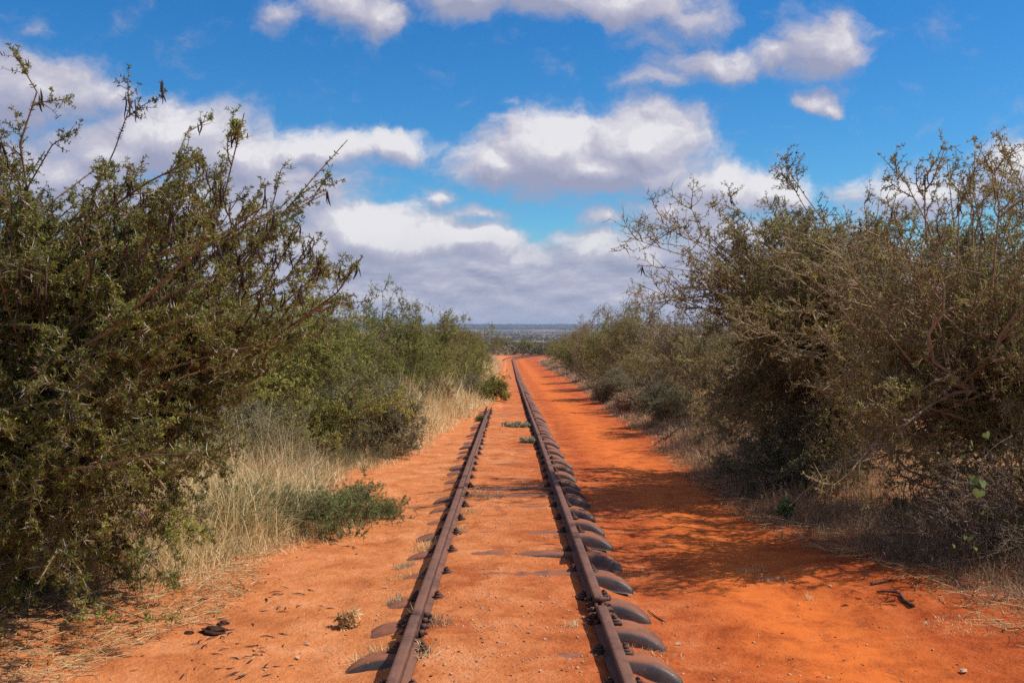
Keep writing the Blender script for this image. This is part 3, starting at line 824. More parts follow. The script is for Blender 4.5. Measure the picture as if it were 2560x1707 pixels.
# ---- the two big thorn bushes on the right
rng = np.random.default_rng(22)
baseA = gpt(5.3, 9.3); baseB = gpt(4.5, 13.0)
Ta = [at(*p) for p in [(2250, 385, 8.4), (2200, 425, 8.2), (2345, 400, 8.4), (2090, 440, 8.8), (2040, 480, 9.0), (1985, 440, 9.2), (1890, 480, 9.4), (1960, 520, 9.0), (2160, 390, 9.2), (2300, 430, 8.6), (2240, 470, 9.5)]]
ox = [1500, 1690, 1770, 1900, 2000, 2100, 2200, 2352, 3000]; oy = [620, 470, 430, 470, 430, 400, 370, 380, 380]
lx = [400, 600, 800, 1000, 1080, 1160, 1240, 1320]; lxx = [1850, 1750, 1760, 1800, 1850, 1960, 2080, 2230]
while len(Ta) < 190:
    px, py, d = rng.uniform(1780, 3000), 380 + 920 * rng.random() ** 1.35, rng.uniform(7.2, 11.8)
    if len(Ta) > 135: py = np.interp(px, ox, oy) + rng.uniform(30, 190)
    if py < np.interp(px, ox, oy) + 30 or px < np.interp(py, lx, lxx): continue
    p = at(px, py, d)
    if p[2] < float(ground_z(p[0:1], p[1:2])[0]) + .15 or p[0] > 8.2: continue
    Ta.append(p)
ga = bush(41, baseA, Ta, None, limbs=14, n1=11, l1=(.28, .65), n2=8, l2=(.05, .22), n3=1, l3=(.04, .10), r0=.045, spacing=.020, npin=3, ln=.026, wd=.0046, clump=.6, fwd1=1.1, up1=.03, wob=.09, twig_r=.0029, leaf_skip=.14, bias=(0, 0, .015), tint_mid=.45)
treeA = raise_bush('thorn_tree', ga, (M['bark_pale'], M['olive_leaf']), baseA, 'tall twiggy brown-green thorn tree at the right edge, pods on its upright top shoots', 'thorn tree')
add_thorns(treeA, ga['P1'], 2, rng, .045, .002)
hang_pods(treeA, pod_points(ga, rng, 60, lambda P: (P[:, 2] > 2.3)), PODS_B, rng)
Tb = [at(*p) for p in [(1430, 560, 10.6), (1420, 600, 10.8), (1450, 640, 10.6), (1500, 520, 11.2), (1560, 500, 11.6), (1600, 480, 11.8), (1690, 455, 12), (1770, 445, 12.2), (1520, 580, 11.2), (1480, 600, 11), (1540, 640, 11.4), (1530, 680, 11.6), (1580, 560, 12), (1650, 520, 12), (1800, 460, 12.2), (1860, 480, 12.8), (1500, 700, 12)]]
ox = [1430, 1500, 1600, 1690, 1770, 1900, 2300]; oy = [640, 560, 500, 470, 430, 470, 470]
lx = [450, 560, 700, 850, 950, 1010, 1060, 1120, 1180]; lxx = [1700, 1540, 1530, 1480, 1490, 1530, 1620, 1640, 1760]
while len(Tb) < 190:
    px, py, d = rng.uniform(1430, 2150), 430 + 720 * rng.random() ** 1.35, rng.uniform(10.6, 15.2)
    if len(Tb) > 140: py = np.interp(px, ox, oy) + rng.uniform(30, 160)
    if py < np.interp(px, ox, oy) + 30 or px < np.interp(py, lx, lxx) + 30: continue
    p = at(px, py, d)
    if p[2] < float(ground_z(p[0:1], p[1:2])[0]) + .15: continue
    Tb.append(p)
tipx = at(1500, 600, 11)[0]
gb = bush(43, baseB, Tb, None, limbs=13, n1=11, l1=(.3, .75), n2=8, l2=(.06, .25), n3=1, l3=(.05, .12), r0=.045, spacing=.024, npin=3, ln=.029, wd=.0056, clump=.6, fwd1=1.1, up1=.02, wob=.09, twig_r=.0032, leaf_skip=.15,
          bare=lambda s: .85 * (1 - sstep(tipx - .1, tipx + .8, s[:, 0])) * sstep(1.2, 1.7, s[:, 2]), tint_mid=.47)
treeB = raise_bush('thorn_tree', gb, (M['bark_pale'], M['olive_leaf']), baseB, 'wide thorn tree on the right whose bare twigs reach out over the dirt path', 'thorn tree')
hang_pods(treeB, pod_points(gb, rng, 45, lambda P: (P[:, 2] > 1.9)), PODS_B, rng)

# ---- other kinds of bush, each grown once and then copied
def kind(seed, name, mats, origin, label, n, rx, ry, h, low=.03, group=None, cat='bush', **kw):
    rg = np.random.default_rng(seed)
    T_ = dome(rg, n, rx, ry, h, low) + np.asarray(origin)
    gg = bush(seed + 1, origin, T_, None, **kw)
    return raise_bush(name, gg, mats, origin, label, cat, group), gg

LG, RG = 'bushes along the left of the track', 'bushes along the right of the path'
big = dict(limbs=9, n1=7, n2=6, n3=2, r0=.04, l1=(.35, .85), l2=(.15, .42), l3=(.06, .16), twig_r=.003, wob=.1)
green1, _ = kind(51, 'green_bush', (M['bark'], M['green_leaf']), gpt(-3.9, 14.6), 'broad leafy green bush just behind the big thorn tree on the left', 62, 2.35, 1.9, 2.55, tint_mid=.58, spacing=.036, npin=4, ln=.042, wd=.0075, leaf_skip=.05, group=LG, **big)
green2, _ = kind(53, 'green_bush', (M['bark'], M['green_leaf']), gpt(-2.3, 36), 'dark green feathery bush whose drooping twigs hang beside the rails at left', 58, 2.2, 2.3, 2.75, tint_mid=.52, spacing=.042, npin=3, ln=.05, wd=.009, leaf_skip=.1, group=LG, **big)
olive1, _ = kind(55, 'olive_bush', (M['bark_pale'], M['olive_leaf']), gpt(5.3, 21), 'brownish olive bush behind the wide thorn tree with bare twigs', 62, 2.3, 2.2, 2.7, spacing=.045, npin=3, ln=.042, wd=.0085, leaf_skip=.15, tint_mid=.45, group=RG, **big)
olive2, _ = kind(57, 'olive_bush', (M['bark_grey'], M['olive_leaf']), gpt(5.2, 28.5), 'grey-brown twiggy bush, half bare, in the middle of the right-hand row', 58, 2.2, 2.1, 2.75, spacing=.055, npin=3, ln=.042, wd=.0085, leaf_skip=.35, tint_mid=.38, group=RG, **{**big, 'n2': 8, 'twig_r': .0042})
low1, _ = kind(59, 'low_bush', (M['bark_grey'], M['grey_leaf']), gpt(-2.40, 15.7), 'low dark grey-green bush sprawling from dry grass on to the bare sand at left', 60, 1.3, 1.1, 1.12, low=.02, group='low bushes in the dry grass', limbs=8, n1=6, n2=6, n3=3, l1=(.2, .5), l2=(.1, .28), l3=(.05, .12), r0=.018, spacing=.03, npin=3, ln=.03, wd=.006, twig_r=.002)
yel1, _ = kind(61, 'low_bush', (M['bark'], M['yellow_leaf']), gpt(-.55, 31.5), 'small yellow-green bush growing over the left side of the track', 34, .62, .7, .62, low=.1, group='low bushes in the dry grass', limbs=6, n1=5, n2=5, n3=2, l1=(.15, .35), l2=(.08, .22), l3=(.05, .1), r0=.012, spacing=.03, npin=3, ln=.045, wd=.010, twig_r=.002)
rust1, _ = kind(63, 'dry_bush', (M['bark'], M['brown_grass']), gpt(-1.9, 27.0), 'upright reddish-brown withered plant standing in straw left of the track', 34, .45, .5, .95, low=.35, group='low bushes in the dry grass', limbs=8, n1=5, n2=4, n3=2, l1=(.15, .4), l2=(.08, .2), l3=(.04, .1), r0=.012, spacing=.035, npin=2, ln=.05, wd=.009, twig_r=.003)

def place(proto, x, y, rz, s, label, group, sink=.03):
    return dup(proto, Vector(gpt(x, y, -sink)), rz, s, label, group)

# left row, going away
place(green2, -5.6, 12.2, 1.1, (1.1, 1.1, 1.05), 'olive-green bush half hidden behind the big thorn tree on the left', LG)
place(green1, -4.0, 20.5, 2.2, (.95, .95, .98), 'green bush with upright spiky shoots, second behind the big thorn tree', LG)
place(green2, -3.2, 26.6, 1.3, (.78, .78, 1.0), 'feathery green bush in front of the yellowish one, left of the reddish plants', LG)
place(olive2, -4.6, 25.5, .4, (1, 1, .92), 'dull twiggy bush between two greener bushes on the left', LG)
place(green1, -3.8, 30.0, 4.0, (.98, .98, 1.12), 'yellowish green bush just left of the dark feathery one', LG)
place(olive1, -3.3, 47, 2.0, (1.0, 1.0, 1.1), 'olive bush that follows the dark feathery bush on the left', LG)
place(green2, -3.6, 60, 3.9, 1.1, 'green bush about sixty metres off on the left of the track', LG)
place(green1, -3.7, 76, .9, 1.2, 'green bush far along the left row, next after the one at sixty metres', LG)
place(olive2, -4.0, 95, 2.9, 1.2, 'twiggy brown bush far along the left row, before the bend', LG)
place(green2, -4.2, 116, 5.0, 1.2, 'dark bush at the far end of the left row, close to the bend', LG)
place(green1, -8.6, 19, 3.0, 1.05, 'bush of the second row on the left, seen through the big thorn tree', LG)
place(olive1, -7.8, 33, 1.0, 1.0, 'bush of the second row on the left, above the low grey-green bush', LG)
place(green2, -8.6, 8.6, 2.0, 1.1, 'bush behind the trunk of the big thorn tree at the left edge', LG)
place(green1, -7.2, 5.6, 5.2, 1.0, 'shaded bush filling the left edge of the photo below the thorn tree', LG)
# low plants on the left
place(low1, -3.7, 13.9, 3.6, (.8, .8, .85), 'grey-green low bush in the straw just left of the sprawling dark one', 'low bushes in the dry grass')
place(low1, -2.9, 21.0, 2.4, (1.0, 1.0, .9), 'grey twiggy low bush behind the sprawling dark one on the left', 'low bushes in the dry grass')
place(low1, -1.25, 32.5, 4.4, (.62, .62, .75), 'small dark green bush touching the yellow-green one by the left rail', 'low bushes in the dry grass')
place(rust1, -2.6, 24.3, 1.9, (1.0, 1.0, .9), 'withered brown plant beside the reddish upright one in the straw', 'low bushes in the dry grass')
place(low1, -3.3, 12.2, 1.0, (.9, .9, .8), 'grey-green low bush in the grass under the right tip of the thorn tree', 'low bushes in the dry grass')
# right row, going away
place(olive1, 4.9, 17.2, 2.6, (.88, .88, .80), 'dense olive bush squeezed between the two widest bushes on the right', RG)
place(olive1, 4.8, 36, 3.7, (1.05, 1.05, 1.18), 'domed olive bush with spiky top, tallest of the far right row', RG)
place(green2, 5.1, 45, .3, (1.05, 1.05, 1.25), 'greener bush behind the domed olive one on the right', RG)
place(olive2, 5.4, 55, 1.6, (1.0, 1.0, 1.25), 'brown twiggy bush on the right past the domed olive one', RG)
place(olive1, 5.6, 68, 5.2, (1, 1, 1.25), 'olive bush on the right where the path narrows', RG)
place(green1, 6.0, 84, 1.2, 1.1, 'green bush on the far right of the path before the bend', RG)
place(olive1, 6.2, 102, 2.2, 1.1, 'olive bush on the right close to the bend', RG)
place(green2, 6.6, 122, .5, 1.1, 'last bush on the right before the rails curve behind it', RG)
place(olive2, 8.4, 17.5, .7, 1.12, 'grey bush of the second row on the right, showing above the thorn trees', RG)
place(olive1, 9.4, 12.0, 4.1, 1.18, 'bush of the second row at the right edge behind the tall thorn tree', RG)
place(olive1, 9.2, 27, 1.1, 1.1, 'bush of the second row on the right behind the half-bare one', RG)
place(olive2, 7.6, 7.0, 3.1, 1.0, 'bush at the right edge in front of the tall thorn tree', RG)
place(low1, 3.55, 22.5, .4, (.75, .75, .85), 'low grey bush at the foot of the olive bushes on the right', RG)
place(low1, 3.5, 12.1, 3.4, (.85, .85, .75), 'dark low bush in the shade below the wide thorn tree on the right', RG)
place(rust1, 3.35, 26.5, .5, (1.1, 1.1, .7), 'brown withered plant at the edge of the path on the right', RG)
place(low1, 3.7, 33, 1.8, (.9, .9, .9), 'grey-green low bush beside the path at the foot of the domed bush', RG)
# beyond the bend
BG = 'scattered bushes beyond the bend'
rb = np.random.default_rng(8)
bend = [(-6, 150, green2), (-2.5, 196, olive1), (3.5, 200, green1), (9, 206, olive2), (-9, 185, olive1), (15, 196, green2), (20, 175, olive1), (12, 160, olive1), (-14, 170, green1), (0, 232, olive2), (7, 240, green1), (-7, 240, green2), (14, 236, olive1), (25, 210, olive2), (-17, 214, olive2), (4.5, 268, green2), (-3, 282, olive1)]
for (x, y, p) in bend:
    place(p, x, y, float(rb.uniform(0, 6.28)), float(rb.uniform(1.0, 1.3)), 'far-off bush standing beyond the bend of the rails', BG)

# ------------------------------------------------------------------ grass, weeds and what lies on the sand
def gp(px, py):
    """ground point seen at a spot of the 2560-wide photograph"""
    u = (px - 1280) / 2489 + .004; v = (814 - py) / 2489
    d = 6.0
    for _ in range(40):
        z = float(ground_z(np.array([-.015 + u * d]), np.array([d]))[0])
        d = .5 * d + .5 * min(400, (CAM_Z - z) / max(-v, 1e-4))
    return gpt(-.015 + u * d, d)

def blades(rng, pos, h, lean, wd, tint, out=None, ldir=None):
    n = len(pos); a = rng.uniform(0, 2 * math.pi, n)
    ld = np.stack([np.cos(a), np.sin(a), np.zeros(n)], 1) if ldir is None else ldir
    b = rng.uniform(0, 2 * math.pi, n); sd = np.stack([np.cos(b), np.sin(b), np.zeros(n)], 1)
    lean = lean[:, None]; hh = h[:, None]; w_ = wd[:, None]
    up = np.array([0, 0, 1.0])
    d1 = nrm(up + ld * lean); mid = pos + d1 * hh * .55
    d2 = nrm(up * (1 - .5 * lean) + ld * lean * 2.0); tip = mid + d2 * hh * .45
    V = np.stack([pos - sd * w_, pos + sd * w_, mid + sd * w_ * .8, mid - sd * w_ * .8, tip], 1).reshape(-1, 3)
    ix = np.arange(n)[:, None] * 5
    q = ix + np.array([[0, 1, 2, 3]]); t = ix + np.array([[3, 2, 4]])
    out = out or Bag()
    k = out.n; out.V.append(V); out.n += len(V)
    out.F.setdefault(4, []).append(q + k); out.F.setdefault(3, []).append(t + k)
    out.T.setdefault(4, []).append(tint); out.T.setdefault(3, []).append(tint)
    return out

def clumps(rng, cx, cy, nb, h, spread, lean, wd, tmid, out):
    n = len(cx)
    px = np.repeat(cx, nb) + rng.normal(size=n * nb) * np.repeat(spread, nb); py = np.repeat(cy, nb) + rng.normal(size=n * nb) * np.repeat(spread, nb)
    pz = ground_z(px, py) - .01
    H = np.repeat(h, nb) * rng.uniform(.45, 1.2, n * nb)
    L = np.abs(rng.normal(size=n * nb)) * lean + .08
    W = np.repeat(wd, nb) * rng.uniform(.6, 1.3, n * nb)
    T_ = np.clip(np.repeat(tmid + rng.normal(size=n) * .14, nb) + rng.normal(size=n * nb) * .14, 0, 1)
    return blades(rng, np.stack([px, py, pz], 1), H, L, W, T_, out)

def ysample(rng, n, y0, y1): return np.exp(rng.uniform(math.log(y0), math.log(y1), n))

rng = np.random.default_rng(77)
# straw on the left
G = Bag()
n = 11000; y = ysample(rng, n, 7.0, 120); off_ = rng.gamma(1.6, .8, n)
x = left_edge(y) + .12 - off_ + .25 * fbm(y * .9, y * 0, 5, 2)
k = (fbm(x * 1.1, y * 1.1, 44, 2) > -.20)
x, y, off_ = x[k], y[k], off_[k]
h = (.10 + .50 * sstep(0, 1.0, off_)) * (1 + .7 * fbm(x * .7, y * .7, 9, 2)) * np.clip(rng.gamma(3.2, .30, len(x)), .3, 1.8)
h = h * (1 - .72 * np.exp(-((x + 2.35) / 1.25) ** 2 - ((y - 15.0) / 1.9) ** 2))
G = clumps(rng, x, y, 12, h, .05 + .05 * rng.random(len(x)), .85, np.maximum(.0028, .00030 * y), .66, G)
tag(put('dry_grass', G.build('dry_grass', M['straw'], False)), kind='stuff')
# greener grass below the thorn tree
G = Bag()
n = 1000; y = rng.uniform(6.0, 16, n); x = left_edge(y) - rng.gamma(2.0, .55, n) + .0
h = rng.uniform(.12, .42, n)
G = clumps(rng, x, y, 9, h, np.full(n, .05), .45, np.full(n, .0026), .5, G)
tag(put('green_grass', G.build('green_grass', M['grey_leaf'], False)), kind='stuff')
# brown dry grass and leaning stalks below the bushes on the right
G = Bag()
n = 6500; y = ysample(rng, n, 5.2, 120); off_ = rng.gamma(1.5, .6, n)
x = right_edge(y) - .12 + off_ + .2 * fbm(y * 1.1, y * 0, 15, 2)
h = (.07 + .27 * sstep(0, .9, off_)) * rng.uniform(.5, 1.4, n)
h = h * np.where((y > 13.3) & (y < 17.5), 1.5, 1)
G = clumps(rng, x, y, 10, h, .05 + .05 * rng.random(n), .65, np.maximum(.0022, .00026 * y), .46, G)
tag(put('brown_grass', G.build('brown_grass', M['brown_grass'], False)), kind='stuff')
# flattened straw and twig litter lying on the sand at both edges
G = Bag()
def litter(n, xs, ys, lmax, wd, out, tm):
    a = rng.uniform(0, 2 * math.pi, n); z = ground_z(xs, ys) + rng.uniform(.002, .035, n)
    l = rng.uniform(.3, 1, n) ** 1.5 * lmax
    d = np.stack([np.cos(a), np.sin(a), rng.normal(size=n) * .10], 1)
    p0 = np.stack([xs, ys, z], 1); c = p0 + d * l[:, None] * .5 + rng.normal(size=(n, 3)) * .012 * np.array([1, 1, .4]); p2 = p0 + d * l[:, None]
    for q_ in (c, p2): q_[:, 2] = np.maximum(q_[:, 2], ground_z(q_[:, 0], q_[:, 1]) + .001)
    V, F = tubes(np.stack([p0, c, p2], 1), np.broadcast_to((wd * np.array([1, .9, .5]))[None], (n, 3)) * rng.uniform(.6, 1.5, (n, 1)), 3)
    return out.add(V, F, np.repeat(np.clip(tm + .25 * rng.normal(size=n), 0, 1), 6))
n = 2600; ys = rng.uniform(4.2, 8.6, n); xs = left_edge(ys) + .75 * (1 - sstep(6, 8.5, ys)) - np.abs(rng.normal(size=n)) * .6 - .05
litter(n, xs, ys, .20, .0022, G, .5)
n = 3000; ys = rng.uniform(5.4, 18, n); xs = right_edge(ys) - .25 + np.abs(rng.normal(size=n)) * .7
litter(n, xs, ys, .28, .0024, G, .35)
n = 500; ys = rng.uniform(4.0, 16, n); xs = rng.uniform(-2.2, 3.0, n); k = np.abs(xs) > .65
litter(int(k.sum()), xs[k], ys[k], .08, .0013, G, .5)
tag(put('straw_litter', G.build('straw_litter', M['straw'], False)), kind='stuff')

# gravel: too many crumbs of stone to count
def stone_geo(rg, r, n=1):
    a = rg.normal(size=(14, 3)); a = nrm(a) * rg.uniform(.7, 1.1, (14, 1)) * np.array([1, .85, .62]) * r
    return a
import bmesh
def hull_mesh(name, seed, r, mat):
    rg = np.random.default_rng(seed); bm = bmesh.new()
    for p in stone_geo(rg, r): bm.verts.new(p)
    res = bmesh.ops.convex_hull(bm, input=bm.verts)
    bmesh.ops.delete(bm, geom=[v for v in res['geom_interior'] if isinstance(v, bmesh.types.BMVert)], context='VERTS')
    bmesh.ops.triangulate(bm, faces=bm.faces)
    me = bpy.data.meshes.new(name); bm.to_mesh(me); bm.free(); me.materials.append(mat); return me
STN = [hull_mesh('stone', 500 + k, 1.0, M['stone']) for k in range(5)]
geos = []
for m_ in STN:
    co = np.empty(len(m_.vertices) * 3, np.float32); m_.vertices.foreach_get('co', co)
    geos.append((co.reshape(-1, 3), np.array([tuple(p.vertices) for p in m_.polygons])))
G = Bag()
n = 1500; ys = rng.uniform(3.6, 10.5, n); ys = np.where(rng.random(n) < .55, rng.uniform(3.6, 6.9, n), ys)
xs = np.where(rng.random(n) < .72, rng.uniform(-.46, .46, n), np.where(rng.random(n) < .5, rng.uniform(-2.2, -.7, n), rng.uniform(.9, 3.0, n)))
near_sl = np.array([min(SLEEPERS, key=lambda s_: abs(s_ - q_)) for q_ in ys]); snap = (np.abs(xs) < .47) & (rng.random(n) < .35)
ys = np.where(snap, near_sl - .10 + rng.normal(size=n) * .03, ys)
zs = ground_z(xs, ys)
for a_, b_, c_ in zip(xs, ys, zs):
    co, f = geos[int(rng.integers(5))]; r = float(rng.gamma(2.0, .0021) + .0018); r = min(r, .014); t = rng.uniform(0, 6.28)
    V = np.stack([co[:, 0] * math.cos(t) - co[:, 1] * math.sin(t), co[:, 0] * math.sin(t) + co[:, 1] * math.cos(t), co[:, 2]], 1) * r + np.array([a_, b_, c_ + r * .25])
    G.add(V, f)
tag(put('gravel', G.build('gravel', M['stone'], False)), kind='stuff')
G = Bag()
n = 1500; ys = ysample(rng, n, 3.8, 24); xs = rng.uniform(-2.2, 3.2, n); xs = np.where((np.abs(xs) > .44) & (np.abs(xs) < .9), xs * 2.2, xs); zs = ground_z(xs, ys)
for a_, b_, c_ in zip(xs, ys, zs):
    co, f = geos[int(rng.integers(5))]; r = float(min(.013, rng.gamma(1.6, .0024) + .0015)); t = rng.uniform(0, 6.28)
    V = np.stack([co[:, 0] * math.cos(t) - co[:, 1] * math.sin(t), co[:, 0] * math.sin(t) + co[:, 1] * math.cos(t), co[:, 2] * .7], 1) * r + np.array([a_, b_, c_ + r * .2])
    G.add(V, f)
tag(put('soil_crumbs', G.build('soil_crumbs', M['crumb'], False)), kind='stuff')
# single stones
for (px, py, r, lab) in [(2417, 1687, .032, 'biggest pale stone, on the red sand near the bottom right corner'), (1697, 1616, .024, 'pale stone on the sand right of the nearest sleeper ends'),
        (962, 1472, .022, 'whitish stone lying left of the left rail beside a grass tuft'), (1905, 1440, .020, 'small white stone in the middle of the dirt path'),
        (1192, 1258, .018, 'small stone between the rails in front of the biggest dry tuft'), (1121, 1624, .020, 'tan pebble inside the left rail between the two nearest sleepers'),
        (765, 1615, .022, 'pale stone among the fallen pods on the left sand'), (1858, 1350, .018, 'light stone at the edge of the shade on the path'),
        (740, 1650, .024, 'light flat stone near the bottom of the left sand patch'), (1322, 1585, .016, 'whitish pebble midway between the rails near the joint'),
        (2080, 1470, .022, 'pale stone right of the path near thin branch shadows'), (545, 1515, .020, 'pinkish stone behind the dung on the left')]:
    p = gp(px, py); o = put('stone', STN[int(rng.integers(5))], None, Vector(p) + Vector((0, 0, r * .3)))
    o.scale = (r, r * .9, r * .8); o.rotation_euler = (0, 0, float(rng.uniform(0, 6))); tag(o, lab, 'stone', 'single pale stones on the sand')

# fallen pods on the sand below the tree
FP = [pod_mesh(340 + k, .075 + .012 * k, .013, M['pod']) for k in range(4)]
for me in FP:
    co = np.empty(len(me.vertices) * 3, np.float32); me.vertices.foreach_get('co', co); co = co.reshape(-1, 3)
    co = np.stack([co[:, 2], co[:, 0], co[:, 1] * .8], 1); me.vertices.foreach_set('co', np.ascontiguousarray(co, np.float32).ravel()); me.update()
    me.name = 'fallen_pod'
i = 0
while i < 84:
    px, py = rng.normal(600, 130), rng.uniform(1425, 1700)
    if px < 300 or px > 860 or (px > 780 and py > 1600): continue
    p = gp(px, py)
    o = put('fallen_pod', FP[i % 4], None, Vector(p) + Vector((0, 0, .004))); o.rotation_euler = (float(rng.normal() * .1), float(rng.normal() * .06), float(rng.uniform(0, 6.28)))
    k = float(rng.uniform(.4, .95)); o.scale = (k, k, k)
    tag(o, 'dark dry pod lying on the orange sand below the big thorn tree', 'seed pod', 'fallen pods on the left sand'); i += 1

# dung
def dung(px, py, r, seed, lab):
    rg = np.random.default_rng(seed); b = bmesh.new(); bmesh.ops.create_icosphere(b, subdivisions=3, radius=1)
    for v in b.verts:
        c = np.array(v.co); f = 1 + .16 * math.sin(c[0] * 4 + c[2] * 9) + .12 * math.sin(c[1] * 7 + 2) + .05 * rg.normal()
        v.co = Vector((c[0] * r * f, c[1] * r * .75 * f, max(-.3, c[2]) * r * .42 * f))
    me = bpy.data.meshes.new('dung'); b.to_mesh(me); b.free(); me.materials.append(M['dung'])
    tag(put('dung', me, None, Vector(gp(px, py)) + Vector((0, 0, r * .1))), lab, 'dung')
dung(530, 1583, .068, 1, 'larger dark lump of dry dung on the left sand')
dung(556, 1563, .036, 2, 'smaller dark lump of dung behind the larger one on the left sand')
dung(470, 1585, .028, 3, 'flat dark crumb of dung left of the larger lump')
dung(1838, 1206, .03, 4, 'two-humped dark dropping far up the dirt path')

# sticks
def stick(pts, r, lab, cat='stick'):
    P = np.array([gp(a, b) + np.array([0, 0, c]) for a, b, c in pts])
    t = np.linspace(0, len(P) - 1, 14); i = np.minimum(t.astype(int), len(P) - 2); f = (t - i)[:, None]
    Q = P[i] * (1 - f) + P[i + 1] * f; Q[1:-1] = (Q[:-2] + Q[1:-1] * 2 + Q[2:]) / 4
    O = Q[0].copy(); Q = Q - O + np.random.default_rng(int(pts[0][0])).normal(size=Q.shape) * r * .12
    V, F = tubes(Q[None], (r * (1 - .45 * np.linspace(0, 1, 14)))[None], 7)
    caps = [np.arange(7)[::-1][None], (np.arange(7) + 13 * 7)[None]]
    o = put('stick', mesh_np('stick', V, [F, caps[0], caps[1]], M['stick']), None, Vector(O)); tag(o, lab, cat)
stick([(2290, 1522, .012), (2265, 1508, .014), (2256, 1490, .016), (2230, 1488, .02), (2198, 1486, .014)], .013, 'crooked dark stick bent at a right angle on the sand at lower right')
stick([(2182, 1466, .01), (2210, 1462, .014), (2236, 1456, .012)], .011, 'short straight dark stick behind the crooked one')
stick([(2330, 1376, .01), (2300, 1370, .02), (2265, 1366, .01)], .014, 'grey broken stick at the foot of the dead twigs on the right')
stick([(2335, 1384, .01), (2300, 1380, .015), (2270, 1378, .01)], .010, 'thin grey stick lying in front of the grey broken one')
stick([(1665, 1560, .004), (1640, 1545, .006), (1622, 1530, .006)], .005, 'thin pale twig pointing away from the near sleeper ends')

# tufts
def tuft(px, py, h, spread, nb, mat, lab, cat='grass tuft', group='small tufts along the rails', lean=.6, tm=.5, wd=.0022):
    rg = np.random.default_rng(int(px * 7 + py)); p = gp(px, py); b = Bag()
    q_ = rg.normal(size=(nb, 2)); q_ = q_ / np.maximum(1, np.linalg.norm(q_, axis=1, keepdims=True) / 1.5)
    pos = np.concatenate([q_ * spread, np.zeros((nb, 1)) - .004], 1)
    pos[:, 2] += ground_z(pos[:, 0] + p[0], pos[:, 1] + p[1]) - p[2]
    if nb < 100 and spread < .06:       # the root crown the blades stand in
        a_ = np.arange(9) * 2 * math.pi / 9; rr_ = 1.7 * spread
        rim = np.stack([rr_ * np.cos(a_), rr_ * np.sin(a_), np.zeros(9)], 1); rim[:, 2] = ground_z(rim[:, 0] + p[0], rim[:, 1] + p[1]) - p[2] - .006
        b.add(np.concatenate([[[0, 0, .004]], rim]), np.array([(0, 1 + k_, 1 + (k_ + 1) % 9) for k_ in range(9)]), np.full(9, .15))
    blades(rg, pos, h * rg.uniform(.4, 1.15, nb), np.abs(rg.normal(size=nb)) * lean + .1, wd * rg.uniform(.6, 1.3, nb), np.clip(tm + .18 * rg.normal(size=nb), 0, 1), b)
    o = put('grass_tuft', b.build('grass_tuft', mat, False), None, Vector(p)); tag(o, lab, cat, group)
SG = M['straw']; BGm = M['brown_grass']; WL = M['weed_leaf']
tuft(1190, 1240, .11, .10, 170, BGm, 'largest dry tuft between the rails, against the half-bared far sleeper', tm=.55)
tuft(1238, 1243, .09, .08, 150, BGm, 'dry tuft just right of the largest one between the rails', tm=.6)
tuft(1178, 1284, .08, .06, 130, SG, 'straw tuft inside the left rail, second behind the raised sleeper', tm=.35)
tuft(1152, 1328, .08, .05, 90, SG, 'straw tuft inside the left rail just behind the raised sleeper', tm=.45)
tuft(1062, 1376, .11, .07, 130, SG, 'yellowish straw tuft outside the left rail on a sleeper end', tm=.6)
tuft(1008, 1420, .07, .05, 90, M['silver_leaf'], 'grey-green tuft on sand-covered sleeper end left of the track', tm=.4)
tuft(1000, 1448, .05, .06, 130, SG, 'flat pale tuft in front of the grey-green one left of the track', tm=.4)
tuft(988, 1508, .08, .04, 90, M['silver_leaf'], 'greenish tuft before the sleeper end, next to the whitish stone', tm=.5)
tuft(925, 1655, .10, .07, 130, SG, 'pale thin tuft near the bottom edge left of the left rail', tm=.6)
tuft(1095, 1560, .09, .06, 130, BGm, 'brown tuft at the joint of the left rail', tm=.55)
tuft(1062, 1640, .13, .05, 45, SG, 'spidery straw tuft inside the left rail near the bottom edge', lean=.9, tm=.7)
tuft(1040, 1575, .20, .015, 14, SG, 'few tall straw blades leaning against the left rail', lean=.3, tm=.8)
tuft(1590, 1432, .035, .10, 110, SG, 'flattened straw right of the sleeper ends, second row of the right rail', lean=1.4, tm=.5)
tuft(1480, 1302, .05, .07, 150, SG, 'straw caught between two sleeper ends right of the right rail', lean=1.2, tm=.45)
tuft(1490, 1222, .04, .06, 130, BGm, 'small dry tuft at the sleeper ends where the shade begins', lean=1.2, tm=.5)
tuft(1545, 1560, .04, .06, 130, BGm, 'brown straw below the third near sleeper end on the right', lean=1.2, tm=.5)
tuft(1640, 1640, .05, .10, 150, SG, 'matted straw lying on the sand right of the nearest sleepers', lean=1.4, tm=.45)
tuft(1430, 1565, .06, .03, 45, SG, 'little white straw tuft inside the right rail near its joint', lean=1.0, tm=.85)
tuft(1175, 1180, .05, .05, 60, BGm, 'tiny brown tuft inside the left rail before the far half of the track', tm=.4)
tuft(1200, 1120, .06, .06, 120, M['silver_leaf'], 'greyish tuft inside the left rail far up the track', tm=.6)
tuft(1126, 1172, .05, .10, 160, BGm, 'dry tuft left of the left rail far up the track', tm=.4)
tuft(1130, 1192, .04, .10, 160, BGm, 'thin dry tuft in front of another, left of the left rail', tm=.4)
tuft(1880, 1430, .05, .07, 130, SG, 'few straws on the dirt path near thin shadows', lean=1.4, tm=.5)
tuft(1935, 1455, .06, .07, 140, BGm, 'brown straws on the right part of the dirt path', lean=1.3, tm=.6)
tuft(2030, 1500, .07, .025, 40, SG, 'wispy straw tuft on the dirt path at lower right', lean=1.2, tm=.7)
tuft(2420, 1565, .05, .16, 260, SG, 'flattened straw near the right edge below the crooked stick', lean=1.5, tm=.6)

